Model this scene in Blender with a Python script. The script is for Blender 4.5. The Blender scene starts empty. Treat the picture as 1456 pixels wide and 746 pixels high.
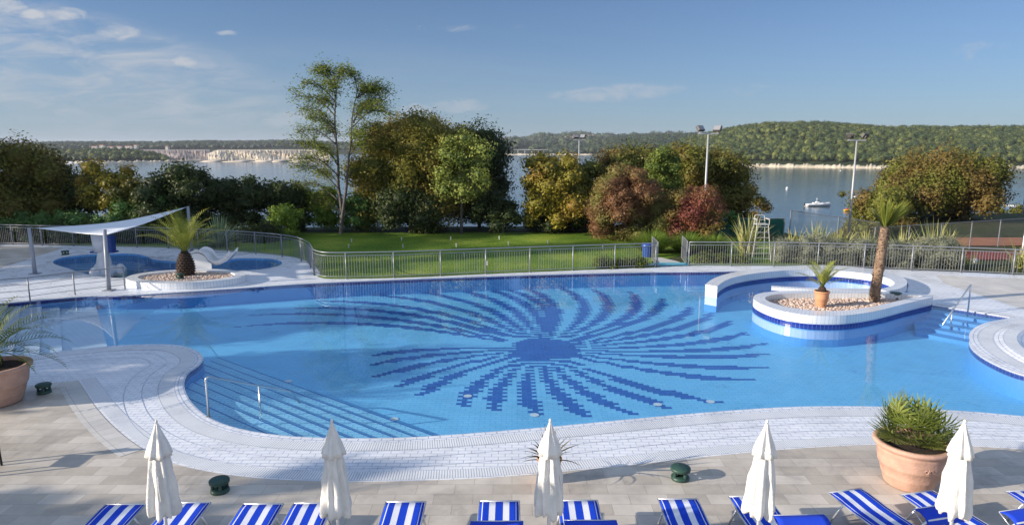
import bpy, bmesh, math, random
import numpy as np
from mathutils import Vector, Matrix, geometry
random.seed(7)
R = math.radians
# ------------------------------------------------------------------ camera, sky, sun, exposure
F = 950.0; H = 5.5; PITCH = math.atan(166 / 950); CP, SP = math.cos(PITCH), math.sin(PITCH)
SEA = -16.5
HAZE = 0.00008
sc = bpy.context.scene
sc.render.resolution_x = 1024; sc.render.resolution_y = 524
cam = bpy.data.cameras.new('camera'); camo = bpy.data.objects.new('camera', cam); sc.collection.objects.link(camo)
cam.sensor_fit = 'HORIZONTAL'; cam.sensor_width = 36; cam.lens = 36 * F / 1456
cam.clip_start = 0.1; cam.clip_end = 20000
camo.location = (0, 0, H); camo.rotation_euler = (R(90) - PITCH, 0, 0)
sc.camera = camo

SUN_EL = R(17); TRAVEL = R(16)                 # light travels towards +x, turned 16 degrees to +y
sd = Vector((math.cos(TRAVEL) * math.cos(SUN_EL), math.sin(TRAVEL) * math.cos(SUN_EL), -math.sin(SUN_EL)))
sun = bpy.data.lights.new('sun', 'SUN'); sun.energy = 4.3; sun.angle = R(0.55); sun.color = (1.0, 0.87, 0.72)
suno = bpy.data.objects.new('sun', sun); sc.collection.objects.link(suno)
suno.rotation_euler = sd.to_track_quat('-Z', 'Y').to_euler()
sc.view_settings.view_transform = 'Standard'; sc.view_settings.look = 'None'
sc.view_settings.exposure = 0.88; sc.view_settings.gamma = 1.0
sc.cycles.max_bounces = 8; sc.cycles.transparent_max_bounces = 12; sc.cycles.volume_bounces = 0
sc.cycles.caustics_reflective = False; sc.cycles.caustics_refractive = False

w = bpy.data.worlds.new('World'); sc.world = w; w.use_nodes = True
nt = w.node_tree; nt.nodes.clear()
def N(nt, typ, **kw):
    n = nt.nodes.new(typ)
    for k, v in kw.items(): setattr(n, k, v)
    return n
def math_node(nt, op, a, b=None, c=None, clamp=False):
    n = nt.nodes.new('ShaderNodeMath'); n.operation = op; n.use_clamp = clamp
    for i, q in enumerate((a, b, c)):
        if q is None: continue
        if isinstance(q, (int, float)): n.inputs[i].default_value = q
        else: nt.links.new(q, n.inputs[i])
    return n.outputs[0]
sky = N(nt, 'ShaderNodeTexSky', sky_type='NISHITA', sun_disc=False, sun_elevation=SUN_EL,
        sun_rotation=math.atan2(-sd.x, -sd.y), air_density=0.8, dust_density=0.15, ozone_density=4.0, altitude=0)
tint = N(nt, 'ShaderNodeMix', data_type='RGBA', blend_type='MULTIPLY'); tint.inputs[0].default_value = 1
nt.links.new(sky.outputs[0], tint.inputs[6]); tint.inputs[7].default_value = (.50, .52, .57, 1)
bg = N(nt, 'ShaderNodeBackground'); bg.inputs['Strength'].default_value = 0.108
wo = N(nt, 'ShaderNodeOutputWorld')
# clouds: thin streaks and small puffs, placed by direction in the sky
tc = N(nt, 'ShaderNodeTexCoord'); sx = N(nt, 'ShaderNodeSeparateXYZ'); nt.links.new(tc.outputs['Generated'], sx.inputs[0])
ry = math_node(nt, 'MAXIMUM', sx.outputs[1], 0.05)
cu = math_node(nt, 'DIVIDE', sx.outputs[0], ry); cw = math_node(nt, 'DIVIDE', sx.outputs[2], ry)
front = math_node(nt, 'GREATER_THAN', sx.outputs[1], 0.05)
def UW(px, py):
    v = (py - 373) / F; d = CP - v * SP
    return (px - 728) / F / d, -(SP + v * CP) / d
def blob(px, py, rx, rz, rot=0.0):
    u0, w0 = UW(px, py)
    du = math_node(nt, 'SUBTRACT', cu, u0); dw = math_node(nt, 'SUBTRACT', cw, w0)
    c, s = math.cos(rot), math.sin(rot)
    a = math_node(nt, 'ADD', math_node(nt, 'MULTIPLY', du, c), math_node(nt, 'MULTIPLY', dw, s))
    b = math_node(nt, 'SUBTRACT', math_node(nt, 'MULTIPLY', dw, c), math_node(nt, 'MULTIPLY', du, s))
    a = math_node(nt, 'POWER', math_node(nt, 'ABSOLUTE', math_node(nt, 'DIVIDE', a, rx / F)), 2.0)
    b = math_node(nt, 'POWER', math_node(nt, 'ABSOLUTE', math_node(nt, 'DIVIDE', b, rz / F)), 2.0)
    return math_node(nt, 'SUBTRACT', 1.0, math_node(nt, 'ADD', a, b), clamp=True)
cv = N(nt, 'ShaderNodeCombineXYZ'); nt.links.new(cu, cv.inputs[0]); nt.links.new(cw, cv.inputs[1])
def cloud_noise(sx_, sy_, rot, detail, seed):
    mp = N(nt, 'ShaderNodeMapping'); mp.inputs['Rotation'].default_value = (0, 0, rot)
    mp.inputs['Scale'].default_value = (sx_, sy_, 1); mp.inputs['Location'].default_value = (seed, seed * .7, 0)
    nt.links.new(cv.outputs[0], mp.inputs[0])
    n = N(nt, 'ShaderNodeTexNoise'); n.inputs['Scale'].default_value = 1; n.inputs['Detail'].default_value = detail
    n.inputs['Roughness'].default_value = .62; n.inputs['Distortion'].default_value = .6
    nt.links.new(mp.outputs[0], n.inputs[0]); return n.outputs[0]
def ramp01(x, a, b):
    m = N(nt, 'ShaderNodeMapRange', interpolation_type='SMOOTHSTEP'); m.inputs[1].default_value = a; m.inputs[2].default_value = b
    nt.links.new(x, m.inputs[0]); return m.outputs[0]
n1 = cloud_noise(9, 42, .22, 7, 3.1); n2 = cloud_noise(26, 60, .05, 6, 9.7)
streak = math_node(nt, 'MULTIPLY', ramp01(n1, .34, .72), ramp01(blob(40, 90, 440, 100, -.2), 0, .8))
veil = math_node(nt, 'MULTIPLY', ramp01(cloud_noise(3, 14, .1, 5, 5.5), .3, .8), ramp01(blob(120, 150, 900, 110, 0), 0, 1))
puffs = None
for q in [(168, 46, 34, 14, 0), (96, 20, 34, 10, -.1), (265, 90, 22, 11, -.2), (45, 21, 22, 8, 0), (400, 169, 36, 14, 0), (445, 163, 40, 9, .1),
          (590, 155, 28, 10, 0), (655, 150, 50, 12, 0), (880, 132, 110, 14, .05), (15, 10, 25, 12, 0), (1075, 127, 60, 14, .1),
          (1400, 70, 60, 18, .2), (1375, 100, 50, 12, .1), (640, 40, 120, 6, 0.02), (325, 47, 20, 5, 0)]:
    wgt = .45 if q[0] in (1075, 1400, 1375, 640) else 1.0
    p = math_node(nt, 'MULTIPLY', math_node(nt, 'POWER', blob(*q), .6), wgt)
    puffs = p if puffs is None else math_node(nt, 'MAXIMUM', puffs, p)
pf = ramp01(math_node(nt, 'ADD', math_node(nt, 'MULTIPLY', puffs, .5), math_node(nt, 'MULTIPLY', n2, 1.1)), .72, 1.15)
tot = math_node(nt, 'ADD', math_node(nt, 'MULTIPLY', streak, .78), math_node(nt, 'MULTIPLY', pf, .62))
tot = math_node(nt, 'ADD', tot, math_node(nt, 'MULTIPLY', veil, .22), clamp=True)
tot = math_node(nt, 'MULTIPLY', tot, front, clamp=True)
mx = N(nt, 'ShaderNodeMix', data_type='RGBA'); nt.links.new(tot, mx.inputs[0])
nt.links.new(tint.outputs[2], mx.inputs[6]); mx.inputs[7].default_value = (3.2, 3.25, 3.45, 1)
# grey-blue haze low in the sky, and unseen brightness added overhead and behind for fill light
hz = math_node(nt, 'MULTIPLY', math_node(nt, 'POWER', 2.718, math_node(nt, 'MULTIPLY', math_node(nt, 'MAXIMUM', sx.outputs[2], 0.0), -7.0)), .72)
mh = N(nt, 'ShaderNodeMix', data_type='RGBA'); nt.links.new(hz, mh.inputs[0]); nt.links.new(mx.outputs[2], mh.inputs[6]); mh.inputs[7].default_value = (1.35, 1.85, 2.4, 1)
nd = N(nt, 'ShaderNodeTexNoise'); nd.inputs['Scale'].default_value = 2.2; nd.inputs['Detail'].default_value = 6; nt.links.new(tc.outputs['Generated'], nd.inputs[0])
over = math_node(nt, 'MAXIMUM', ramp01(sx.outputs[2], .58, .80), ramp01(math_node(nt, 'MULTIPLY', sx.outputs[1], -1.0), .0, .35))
fill_mask = math_node(nt, 'MULTIPLY', over, math_node(nt, 'ADD', .45, math_node(nt, 'MULTIPLY', ramp01(nd.outputs[0], .4, .6), .5)))
m2 = N(nt, 'ShaderNodeMix', data_type='RGBA'); nt.links.new(fill_mask, m2.inputs[0]); nt.links.new(mh.outputs[2], m2.inputs[6]); m2.inputs[7].default_value = (2.9, 3.5, 4.6, 1)
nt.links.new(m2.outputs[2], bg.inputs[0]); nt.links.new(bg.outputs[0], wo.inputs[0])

# ------------------------------------------------------------------ helpers
def G(px, py, z=0.0):
    v = (py - 373) / F; u = (px - 728) / F
    t = (z - H) / -(SP + v * CP)
    return Vector((u * t, (CP - v * SP) * t, z))
def VH(px, py, Y):
    v = (py - 373) / F; t = Y / (CP - v * SP)
    return Vector(((px - 728) / F * t, Y, H - (SP + v * CP) * t))
def link(o): sc.collection.objects.link(o); return o
def tag(o, label=None, cat=None, group=None, kind=None):
    if label: o['label'] = label
    if cat: o['category'] = cat
    if group: o['group'] = group
    if kind: o['kind'] = kind
    return o
def thing(name, label, cat, loc=(0, 0, 0), rz=0.0, group=None):
    o = link(bpy.data.objects.new(name, None)); o.empty_display_size = .2
    o.location = loc; o.rotation_euler = (0, 0, rz); return tag(o, label, cat, group)
def children(o): return [c for c in bpy.data.objects if c.parent is o]
def copy_tree(o, parent=None):
    c = link(o.copy())
    if parent is not None: c.parent = parent
    for ch in children(o): copy_tree(ch, c)
    return c
class MB:
    def __init__(s): s.v = []; s.f = []; s.uv = {}
    def vert(s, p): s.v.append(tuple(p)); return len(s.v) - 1
    def face(s, idx, uv=None):
        s.f.append(tuple(idx))
        if uv: s.uv[len(s.f) - 1] = uv
    def poly(s, pts, uv=None): s.face([s.vert(p) for p in pts], uv)
    def box(s, c, d, rot=None):
        M = rot if rot is not None else Matrix.Identity(3)
        c = Vector(c); i0 = len(s.v)
        for z in (-1, 1):
            for y in (-1, 1):
                for x in (-1, 1): s.v.append(tuple(c + M @ Vector((x * d[0] / 2, y * d[1] / 2, z * d[2] / 2))))
        for q in ((0, 2, 3, 1), (4, 5, 7, 6), (0, 1, 5, 4), (2, 6, 7, 3), (0, 4, 6, 2), (1, 3, 7, 5)):
            s.f.append(tuple(i0 + k for k in q))
    def tube(s, pts, r, n=8, cap=True):
        pts = [Vector(p) for p in pts]; rs = r if isinstance(r, (list, tuple)) else [r] * len(pts)
        prev = None; rings = []
        for i, p in enumerate(pts):
            t = (pts[min(i + 1, len(pts) - 1)] - pts[max(i - 1, 0)]).normalized()
            a = prev if prev is not None else (Vector((0, 0, 1)) if abs(t.z) < .9 else Vector((1, 0, 0)))
            b = t.cross(a)
            if b.length < 1e-5: b = t.cross(Vector((.3, 1, 0)))
            b.normalize(); a = b.cross(t).normalized(); prev = a
            rings.append([s.vert(p + (a * math.cos(2 * math.pi * k / n) + b * math.sin(2 * math.pi * k / n)) * rs[i]) for k in range(n)])
        for A, B in zip(rings, rings[1:]):
            for k in range(n): s.face((A[k], A[(k + 1) % n], B[(k + 1) % n], B[k]))
        if cap: s.face(rings[0][::-1]); s.face(rings[-1])
    def lathe(s, prof, c=(0, 0, 0), n=32, wob=None):
        rings = []
        for (r, z) in prof:
            rings.append([s.vert((c[0] + (r + (wob(k / n * 2 * math.pi, z) if wob else 0)) * math.cos(2 * math.pi * k / n),
                                  c[1] + (r + (wob(k / n * 2 * math.pi, z) if wob else 0)) * math.sin(2 * math.pi * k / n), c[2] + z)) for k in range(n)])
        for A, B in zip(rings, rings[1:]):
            for k in range(n): s.face((A[k], A[(k + 1) % n], B[(k + 1) % n], B[k]))
    def build(s, name, mat, parent=None, smooth=False, origin=None, bevel=0):
        me = bpy.data.meshes.new(name)
        off = Vector(origin) if origin is not None else Vector((0, 0, 0))
        me.from_pydata([tuple(Vector(p) - off) for p in s.v], [], s.f)
        if s.uv:
            ul = me.uv_layers.new(name='UVMap')
            for pi, uvs in s.uv.items():
                p = me.polygons[pi]
                for k, li in enumerate(p.loop_indices): ul.data[li].uv = uvs[k]
        if mat: me.materials.append(mat)
        if smooth:
            for p in me.polygons: p.use_smooth = True
        me.update(); o = link(bpy.data.objects.new(name, me))
        if parent is not None: o.parent = parent
        elif origin is not None: o.location = off
        if bevel:
            m = o.modifiers.new('bevel', 'BEVEL'); m.width = bevel; m.segments = 2; m.limit_method = 'ANGLE'
        return o
def sheet(mb, outer, holes=(), z=0.0):
    loops = [[Vector((p[0], p[1], 0)) for p in l] for l in [outer] + list(holes)]
    flat = [p for l in loops for p in l]
    base = len(mb.v)
    for p in flat: mb.v.append((p.x, p.y, z))
    for t in geometry.tessellate_polygon(loops):
        a, b, c = (flat[i] for i in t)
        if abs((b - a).cross(c - a).z) < 1e-9: continue
        t = list(t)
        if (b - a).cross(c - a).z < 0: t.reverse()
        mb.face([base + i for i in t], [(flat[i].x, flat[i].y) for i in t])
def area2(l): return sum(l[i][0] * l[(i + 1) % len(l)][1] - l[(i + 1) % len(l)][0] * l[i][1] for i in range(len(l)))
def smooth_loop(pts, n=5, closed=True):
    out = []; m = len(pts)
    for i in range(m if closed else m - 1):
        g = lambda k: Vector(pts[k % m]) if closed else Vector(pts[min(max(k, 0), m - 1)])
        p0, p1, p2, p3 = g(i - 1), g(i), g(i + 1), g(i + 2)
        for k in range(n):
            t = k / n
            out.append(.5 * ((2 * p1) + (p2 - p0) * t + (2 * p0 - 5 * p1 + 4 * p2 - p3) * t * t + (3 * p1 - p0 - 3 * p2 + p3) * t ** 3))
    if not closed: out.append(Vector(pts[-1]))
    return out
def offset(pts, d, closed=True):
    out = []; m = len(pts)
    for i in range(m):
        a = pts[(i - 1) % m] if closed or i else pts[i]; b = pts[(i + 1) % m] if closed or i < m - 1 else pts[i]
        t = Vector((b[0] - a[0], b[1] - a[1], 0)).normalized()
        out.append(Vector((pts[i][0] + t.y * d, pts[i][1] - t.x * d, 0)))
    return out
def strip(mb, A, B, za, zb):          # ribbon between two equal polylines, uv = (arc length, across)
    u = 0
    for i in range(len(A) - 1):
        l = (Vector(A[i + 1][:2]) - Vector(A[i][:2])).length
        wd = math.hypot((Vector(A[i][:2]) - Vector(B[i][:2])).length, za - zb)
        mb.poly([(A[i][0], A[i][1], za), (A[i + 1][0], A[i + 1][1], za), (B[i + 1][0], B[i + 1][1], zb), (B[i][0], B[i][1], zb)],
                [(u, 0), (u + l, 0), (u + l, wd), (u, wd)])
        u += l
def close(l): return list(l) + [l[0]]

# ------------------------------------------------------------------ materials
def newmat(name):
    m = bpy.data.materials.new(name); m.use_nodes = True
    return m, m.node_tree, m.node_tree.nodes['Principled BSDF']
def plain(name, col, rough=.6, metal=0.0, var=.12, scale=3.0, bump=0.0, spec=.4, coat=0.0):
    m, t, b = newmat(name)
    tcn = N(t, 'ShaderNodeTexCoord'); n = N(t, 'ShaderNodeTexNoise'); n.inputs['Scale'].default_value = scale; n.inputs['Detail'].default_value = 5
    t.links.new(tcn.outputs['Object'], n.inputs[0])
    mr = N(t, 'ShaderNodeMapRange'); mr.inputs[1].default_value = .3; mr.inputs[2].default_value = .7
    mr.inputs[3].default_value = 1 - var; mr.inputs[4].default_value = 1 + var; t.links.new(n.outputs[0], mr.inputs[0])
    mu = N(t, 'ShaderNodeMix', data_type='RGBA', blend_type='MULTIPLY'); mu.inputs[0].default_value = 1
    mu.inputs[6].default_value = (*col, 1); t.links.new(mr.outputs[0], mu.inputs[7]); t.links.new(mu.outputs[2], b.inputs['Base Color'])
    b.inputs['Roughness'].default_value = rough; b.inputs['Metallic'].default_value = metal
    b.inputs['Specular IOR Level'].default_value = spec; b.inputs['Coat Weight'].default_value = coat
    if bump:
        bn = N(t, 'ShaderNodeBump'); bn.inputs['Strength'].default_value = bump; bn.inputs['Distance'].default_value = .02
        n2 = N(t, 'ShaderNodeTexNoise'); n2.inputs['Scale'].default_value = scale * 6; n2.inputs['Detail'].default_value = 4
        t.links.new(tcn.outputs['Object'], n2.inputs[0]); t.links.new(n2.outputs[0], bn.inputs['Height']); t.links.new(bn.outputs[0], b.inputs['Normal'])
    return m
def tiles(name, c1, c2, grout, bw, rh, mortar, rough=.35, off=.5, rot=0.0, dirt=.15, bump=.3, spec=.4, uv=True):
    m, t, b = newmat(name)
    tcn = N(t, 'ShaderNodeTexCoord'); mp = N(t, 'ShaderNodeMapping'); mp.inputs['Rotation'].default_value = (0, 0, rot)
    t.links.new(tcn.outputs['UV'], mp.inputs[0])
    br = N(t, 'ShaderNodeTexBrick'); br.offset = off
    br.inputs['Color1'].default_value = (*c1, 1); br.inputs['Color2'].default_value = (*c2, 1); br.inputs['Mortar'].default_value = (*grout, 1)
    br.inputs['Scale'].default_value = 1; br.inputs['Mortar Size'].default_value = mortar; br.inputs['Mortar Smooth'].default_value = .1
    br.inputs['Bias'].default_value = 0; br.inputs['Brick Width'].default_value = bw; br.inputs['Row Height'].default_value = rh
    t.links.new(mp.outputs[0], br.inputs[0])
    n = N(t, 'ShaderNodeTexNoise'); n.inputs['Scale'].default_value = 1.3; n.inputs['Detail'].default_value = 8; n.inputs['Roughness'].default_value = .65
    t.links.new(tcn.outputs['UV'], n.inputs[0])
    mr = N(t, 'ShaderNodeMapRange'); mr.inputs[1].default_value = .3; mr.inputs[2].default_value = .7; mr.inputs[3].default_value = 1 - dirt; mr.inputs[4].default_value = 1 + dirt * .6
    t.links.new(n.outputs[0], mr.inputs[0])
    mu = N(t, 'ShaderNodeMix', data_type='RGBA', blend_type='MULTIPLY'); mu.inputs[0].default_value = 1
    nb_ = N(t, 'ShaderNodeTexNoise'); nb_.inputs['Scale'].default_value = .55; nb_.inputs['Detail'].default_value = 9; nb_.inputs['Roughness'].default_value = .7; nb_.inputs['Distortion'].default_value = .8
    t.links.new(tcn.outputs['UV'], nb_.inputs[0]); mb_ = N(t, 'ShaderNodeMapRange'); mb_.inputs[1].default_value = .52; mb_.inputs[2].default_value = .64; mb_.inputs[3].default_value = 1.0; mb_.inputs[4].default_value = 1 - dirt * 1.1
    t.links.new(nb_.outputs[0], mb_.inputs[0]); mrs = math_node(t, 'MULTIPLY', mr.outputs[0], mb_.outputs[0])
    rg = N(t, 'ShaderNodeMapRange'); rg.inputs[1].default_value = .4; rg.inputs[2].default_value = .65; rg.inputs[3].default_value = rough * 1.25; rg.inputs[4].default_value = rough * .6; t.links.new(nb_.outputs[0], rg.inputs[0])
    t.links.new(br.outputs[0], mu.inputs[6]); t.links.new(mrs, mu.inputs[7]); t.links.new(mu.outputs[2], b.inputs['Base Color'])
    t.links.new(rg.outputs[0], b.inputs['Roughness']); b.inputs['Specular IOR Level'].default_value = spec
    if bump:
        bn = N(t, 'ShaderNodeBump'); bn.inputs['Strength'].default_value = bump; bn.inputs['Distance'].default_value = .004; bn.invert = True
        t.links.new(br.outputs['Fac'], bn.inputs['Height']); t.links.new(bn.outputs[0], b.inputs['Normal'])
    return m
def leafmat(name, cols, noise_col=None, noise_scale=.6, noise_amt=(.45, .62), trans=.28, rough=.55):
    m, t, b = newmat(name)
    at = N(t, 'ShaderNodeAttribute'); at.attribute_name = 'var'
    cr = N(t, 'ShaderNodeValToRGB'); e = cr.color_ramp.elements
    while len(e) < len(cols): e.new(.5)
    for i, c in enumerate(cols): e[i].position = i / max(1, len(cols) - 1); e[i].color = (*c, 1)
    t.links.new(at.outputs['Fac'], cr.inputs[0]); col = cr.outputs[0]
    if noise_col:
        tcn = N(t, 'ShaderNodeTexCoord'); n = N(t, 'ShaderNodeTexNoise'); n.inputs['Scale'].default_value = noise_scale; n.inputs['Detail'].default_value = 3
        t.links.new(tcn.outputs['Object'], n.inputs[0])
        mr = N(t, 'ShaderNodeMapRange'); mr.inputs[1].default_value = noise_amt[0]; mr.inputs[2].default_value = noise_amt[1]; t.links.new(n.outputs[0], mr.inputs[0])
        mi = N(t, 'ShaderNodeMix', data_type='RGBA'); t.links.new(mr.outputs[0], mi.inputs[0]); t.links.new(col, mi.inputs[6])
        mi.inputs[7].default_value = (*noise_col, 1); col = mi.outputs[2]
    t.links.new(col, b.inputs['Base Color']); b.inputs['Roughness'].default_value = rough; b.inputs['Specular IOR Level'].default_value = .25
    if trans:
        tr = N(t, 'ShaderNodeBsdfTranslucent'); t.links.new(col, tr.inputs[0])
        ms = N(t, 'ShaderNodeMixShader'); ms.inputs[0].default_value = trans
        out = t.nodes['Material Output']; t.links.new(b.outputs[0], ms.inputs[1]); t.links.new(tr.outputs[0], ms.inputs[2]); t.links.new(ms.outputs[0], out.inputs[0])
    return m
def watermat(name, bump_scale, bump_str, absorb=None, density=1.0, base=None, dist=.02, stretch=(1, 1, 1), rough=0.0, fres=1.55, detail=2):
    m = bpy.data.materials.new(name); m.use_nodes = True; t = m.node_tree; t.nodes.clear()
    out = N(t, 'ShaderNodeOutputMaterial'); fr = N(t, 'ShaderNodeFresnel'); fr.inputs[0].default_value = fres
    ge = N(t, 'ShaderNodeNewGeometry'); t.links.new(math_node(t, 'SUBTRACT', fres, math_node(t, 'MULTIPLY', ge.outputs['Backfacing'], fres - 1 / fres)), fr.inputs[0])
    gl = N(t, 'ShaderNodeBsdfGlossy'); gl.inputs['Roughness'].default_value = rough; gl.inputs[0].default_value = (1, 1, 1, 1)
    if base is None: tr = N(t, 'ShaderNodeBsdfTransparent'); tr.inputs[0].default_value = (1, 1, 1, 1)
    else: tr = N(t, 'ShaderNodeBsdfDiffuse'); tr.inputs[0].default_value = (*base, 1)
    tcn = N(t, 'ShaderNodeTexCoord'); mp = N(t, 'ShaderNodeMapping'); mp.inputs['Scale'].default_value = stretch
    t.links.new(tcn.outputs['Object'], mp.inputs[0])
    n = N(t, 'ShaderNodeTexNoise'); n.inputs['Scale'].default_value = bump_scale; n.inputs['Detail'].default_value = detail
    t.links.new(mp.outputs[0], n.inputs[0])
    n2 = N(t, 'ShaderNodeTexNoise'); n2.inputs['Scale'].default_value = bump_scale * .13; n2.inputs['Detail'].default_value = 3
    t.links.new(mp.outputs[0], n2.inputs[0])
    mr = N(t, 'ShaderNodeMapRange'); mr.inputs[1].default_value = .35; mr.inputs[2].default_value = .7; mr.inputs[3].default_value = .25; mr.inputs[4].default_value = 1
    t.links.new(n2.outputs[0], mr.inputs[0])
    h = N(t, 'ShaderNodeMath', operation='MULTIPLY'); t.links.new(n.outputs[0], h.inputs[0]); t.links.new(mr.outputs[0], h.inputs[1])
    bn = N(t, 'ShaderNodeBump'); bn.inputs['Strength'].default_value = bump_str; bn.inputs['Distance'].default_value = dist
    t.links.new(h.outputs[0], bn.inputs['Height']); t.links.new(bn.outputs[0], gl.inputs['Normal']); t.links.new(bn.outputs[0], fr.inputs['Normal'])
    ms = N(t, 'ShaderNodeMixShader'); t.links.new(fr.outputs[0], ms.inputs[0]); t.links.new(tr.outputs[0], ms.inputs[1]); t.links.new(gl.outputs[0], ms.inputs[2])
    t.links.new(ms.outputs[0], out.inputs[0])
    if absorb:
        va = N(t, 'ShaderNodeVolumeAbsorption'); va.inputs[0].default_value = (*absorb, 1); va.inputs[1].default_value = density; t.links.new(va.outputs[0], out.inputs[1])
    return m
M = {}
M['stone'] = tiles('stone_paving', (.46, .42, .36), (.60, .56, .495), (.34, .315, .285), .62, .31, .004, rough=.5, dirt=.22)
M['paleStone'] = tiles('pale_paving', (.58, .57, .54), (.64, .63, .60), (.4, .38, .36), .3, .3, .006, rough=.5, off=0, dirt=.12)
M['white'] = tiles('white_tiles', (.78, .81, .86), (.83, .86, .90), (.40, .48, .62), .245, .122, .007, rough=.3, dirt=.10)
M['grate'] = tiles('overflow_grating', (.80, .82, .84), (.76, .79, .82), (.38, .43, .50), .045, .34, .007, rough=.4, off=0, dirt=.08)
M['gutter'] = tiles('gutter_tiles', (.74, .78, .84), (.80, .83, .88), (.38, .45, .58), .22, .11, .010, rough=.3)
M['wallw'] = tiles('white_wall_tiles', (.74, .76, .78), (.70, .73, .77), (.42, .47, .55), .12, .245, .006, rough=.2, off=0, dirt=.06)
M['band'] = tiles('navy_band_tiles', (.012, .03, .22), (.016, .04, .27), (.10, .16, .4), .12, .12, .006, rough=.2, off=0)
M['floor'] = tiles('pool_floor_tiles', (.23, .61, .91), (.27, .65, .93), (.16, .48, .83), .245, .122, .008, rough=.4, bump=0, dirt=.08)
M['beach'] = tiles('pool_beach_tiles', (.62, .70, .80), (.66, .74, .83), (.35, .45, .6), .245, .122, .010, rough=.4, bump=0, dirt=.08)
M['mosaic'] = tiles('navy_mosaic_tiles', (.03, .12, .44), (.045, .155, .50), (.08, .24, .62), .245, .122, .006, rough=.4, bump=0, dirt=.1)
M['poolwall'] = tiles('pool_wall_tiles', (.16, .45, .80), (.19, .5, .83), (.10, .3, .62), .245, .122, .008, rough=.3, bump=0)
M['foot'] = plain('underwater_wall', (.10, .32, .66), rough=.5, var=.04)
M['pool_water'] = watermat('pool_water', 2.0, .10, absorb=(.30, .78, .97), density=.16, dist=.010)
M['sea'] = watermat('sea_water', .55, .20, base=(.02, .045, .06), dist=.5, stretch=(.5, 1.6, 1), rough=.13, fres=1.42, detail=4)
M['steel'] = plain('brushed_steel', (.62, .64, .66), rough=.28, metal=1, var=.05)
M['fence'] = plain('painted_fence_steel', (.25, .265, .29), rough=.4, metal=.3, var=.06)
M['alu'] = plain('aluminium', (.72, .73, .74), rough=.35, metal=.7, var=.05)
M['canvas'] = plain('white_canvas', (.76, .74, .70), rough=.95, var=.10, scale=5, bump=.5)
M['sail'] = plain('sail_cloth', (.78, .82, .86), rough=.85, var=.03)
M['pole_grey'] = plain('grey_pole', (.30, .32, .36), rough=.4, var=.08)
M['terracotta'] = plain('terracotta', (.50, .31, .235), rough=.8, var=.16, scale=5, bump=.35)
M['terracotta2'] = plain('terracotta_orange', (.56, .28, .15), rough=.8, var=.14, scale=5, bump=.3)
M['soil'] = plain('soil', (.035, .024, .017), rough=.95, var=.4, scale=18, bump=.9)
M['lampgreen'] = plain('green_cast_metal', (.028, .07, .055), rough=.45, var=.15, scale=9)
M['bark'] = plain('bark', (.10, .075, .055), rough=.95, var=.35, scale=6, bump=.8)
M['trunkblue'] = plain('pale_bark', (.10, .09, .08), rough=.9, var=.3, scale=6, bump=.6)
M['black'] = plain('black_metal', (.012, .012, .014), rough=.4)
M['whitep'] = plain('white_gelcoat', (.78, .79, .80), rough=.3, var=.04)
M['bluep'] = plain('blue_plastic', (.015, .06, .28), rough=.35, var=.08)
M['rock'] = plain('shore_rock', (.50, .44, .33), rough=.9, var=.35, scale=.09)
M['chairgrey'] = plain('weathered_white_metal', (.42, .42, .40), rough=.6, var=.1)
M['concrete'] = plain('concrete', (.5, .5, .48), rough=.8, var=.08, scale=.3)
M['redroof'] = plain('red_roof', (.36, .12, .07), rough=.8, var=.2, scale=.5)
M['housew'] = plain('house_render', (.68, .64, .56), rough=.8, var=.08, scale=.3)
M['dark'] = plain('dark_opening', (.02, .025, .03), rough=.3)
M['court'] = plain('red_court', (.17, .03, .026), rough=.85, var=.12, scale=1.2, bump=.2)
M['clay'] = plain('clay_court', (.34, .15, .08), rough=.9, var=.12, scale=.8)
M['screen'] = plain('green_netting', (.008, .085, .065), rough=.85, var=.1, scale=2)

# stuff with a speckle: gravel, lawn
def gravelmat():
    m, t, b = newmat('pink_gravel'); tcn = N(t, 'ShaderNodeTexCoord'); v = N(t, 'ShaderNodeTexVoronoi'); v.inputs['Scale'].default_value = 14
    t.links.new(tcn.outputs['Object'], v.inputs[0]); cr = N(t, 'ShaderNodeValToRGB'); e = cr.color_ramp.elements
    e[0].color = (.32, .22, .18, 1); e[1].color = (.62, .50, .43, 1); sp = N(t, 'ShaderNodeSeparateColor'); t.links.new(v.outputs['Color'], sp.inputs[0])
    t.links.new(sp.outputs[0], cr.inputs[0]); t.links.new(cr.outputs[0], b.inputs['Base Color']); b.inputs['Roughness'].default_value = .9
    bn = N(t, 'ShaderNodeBump'); bn.inputs['Distance'].default_value = .03; bn.invert = True; t.links.new(v.outputs['Distance'], bn.inputs['Height']); t.links.new(bn.outputs[0], b.inputs['Normal'])
    return m
M['gravel'] = gravelmat()
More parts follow.
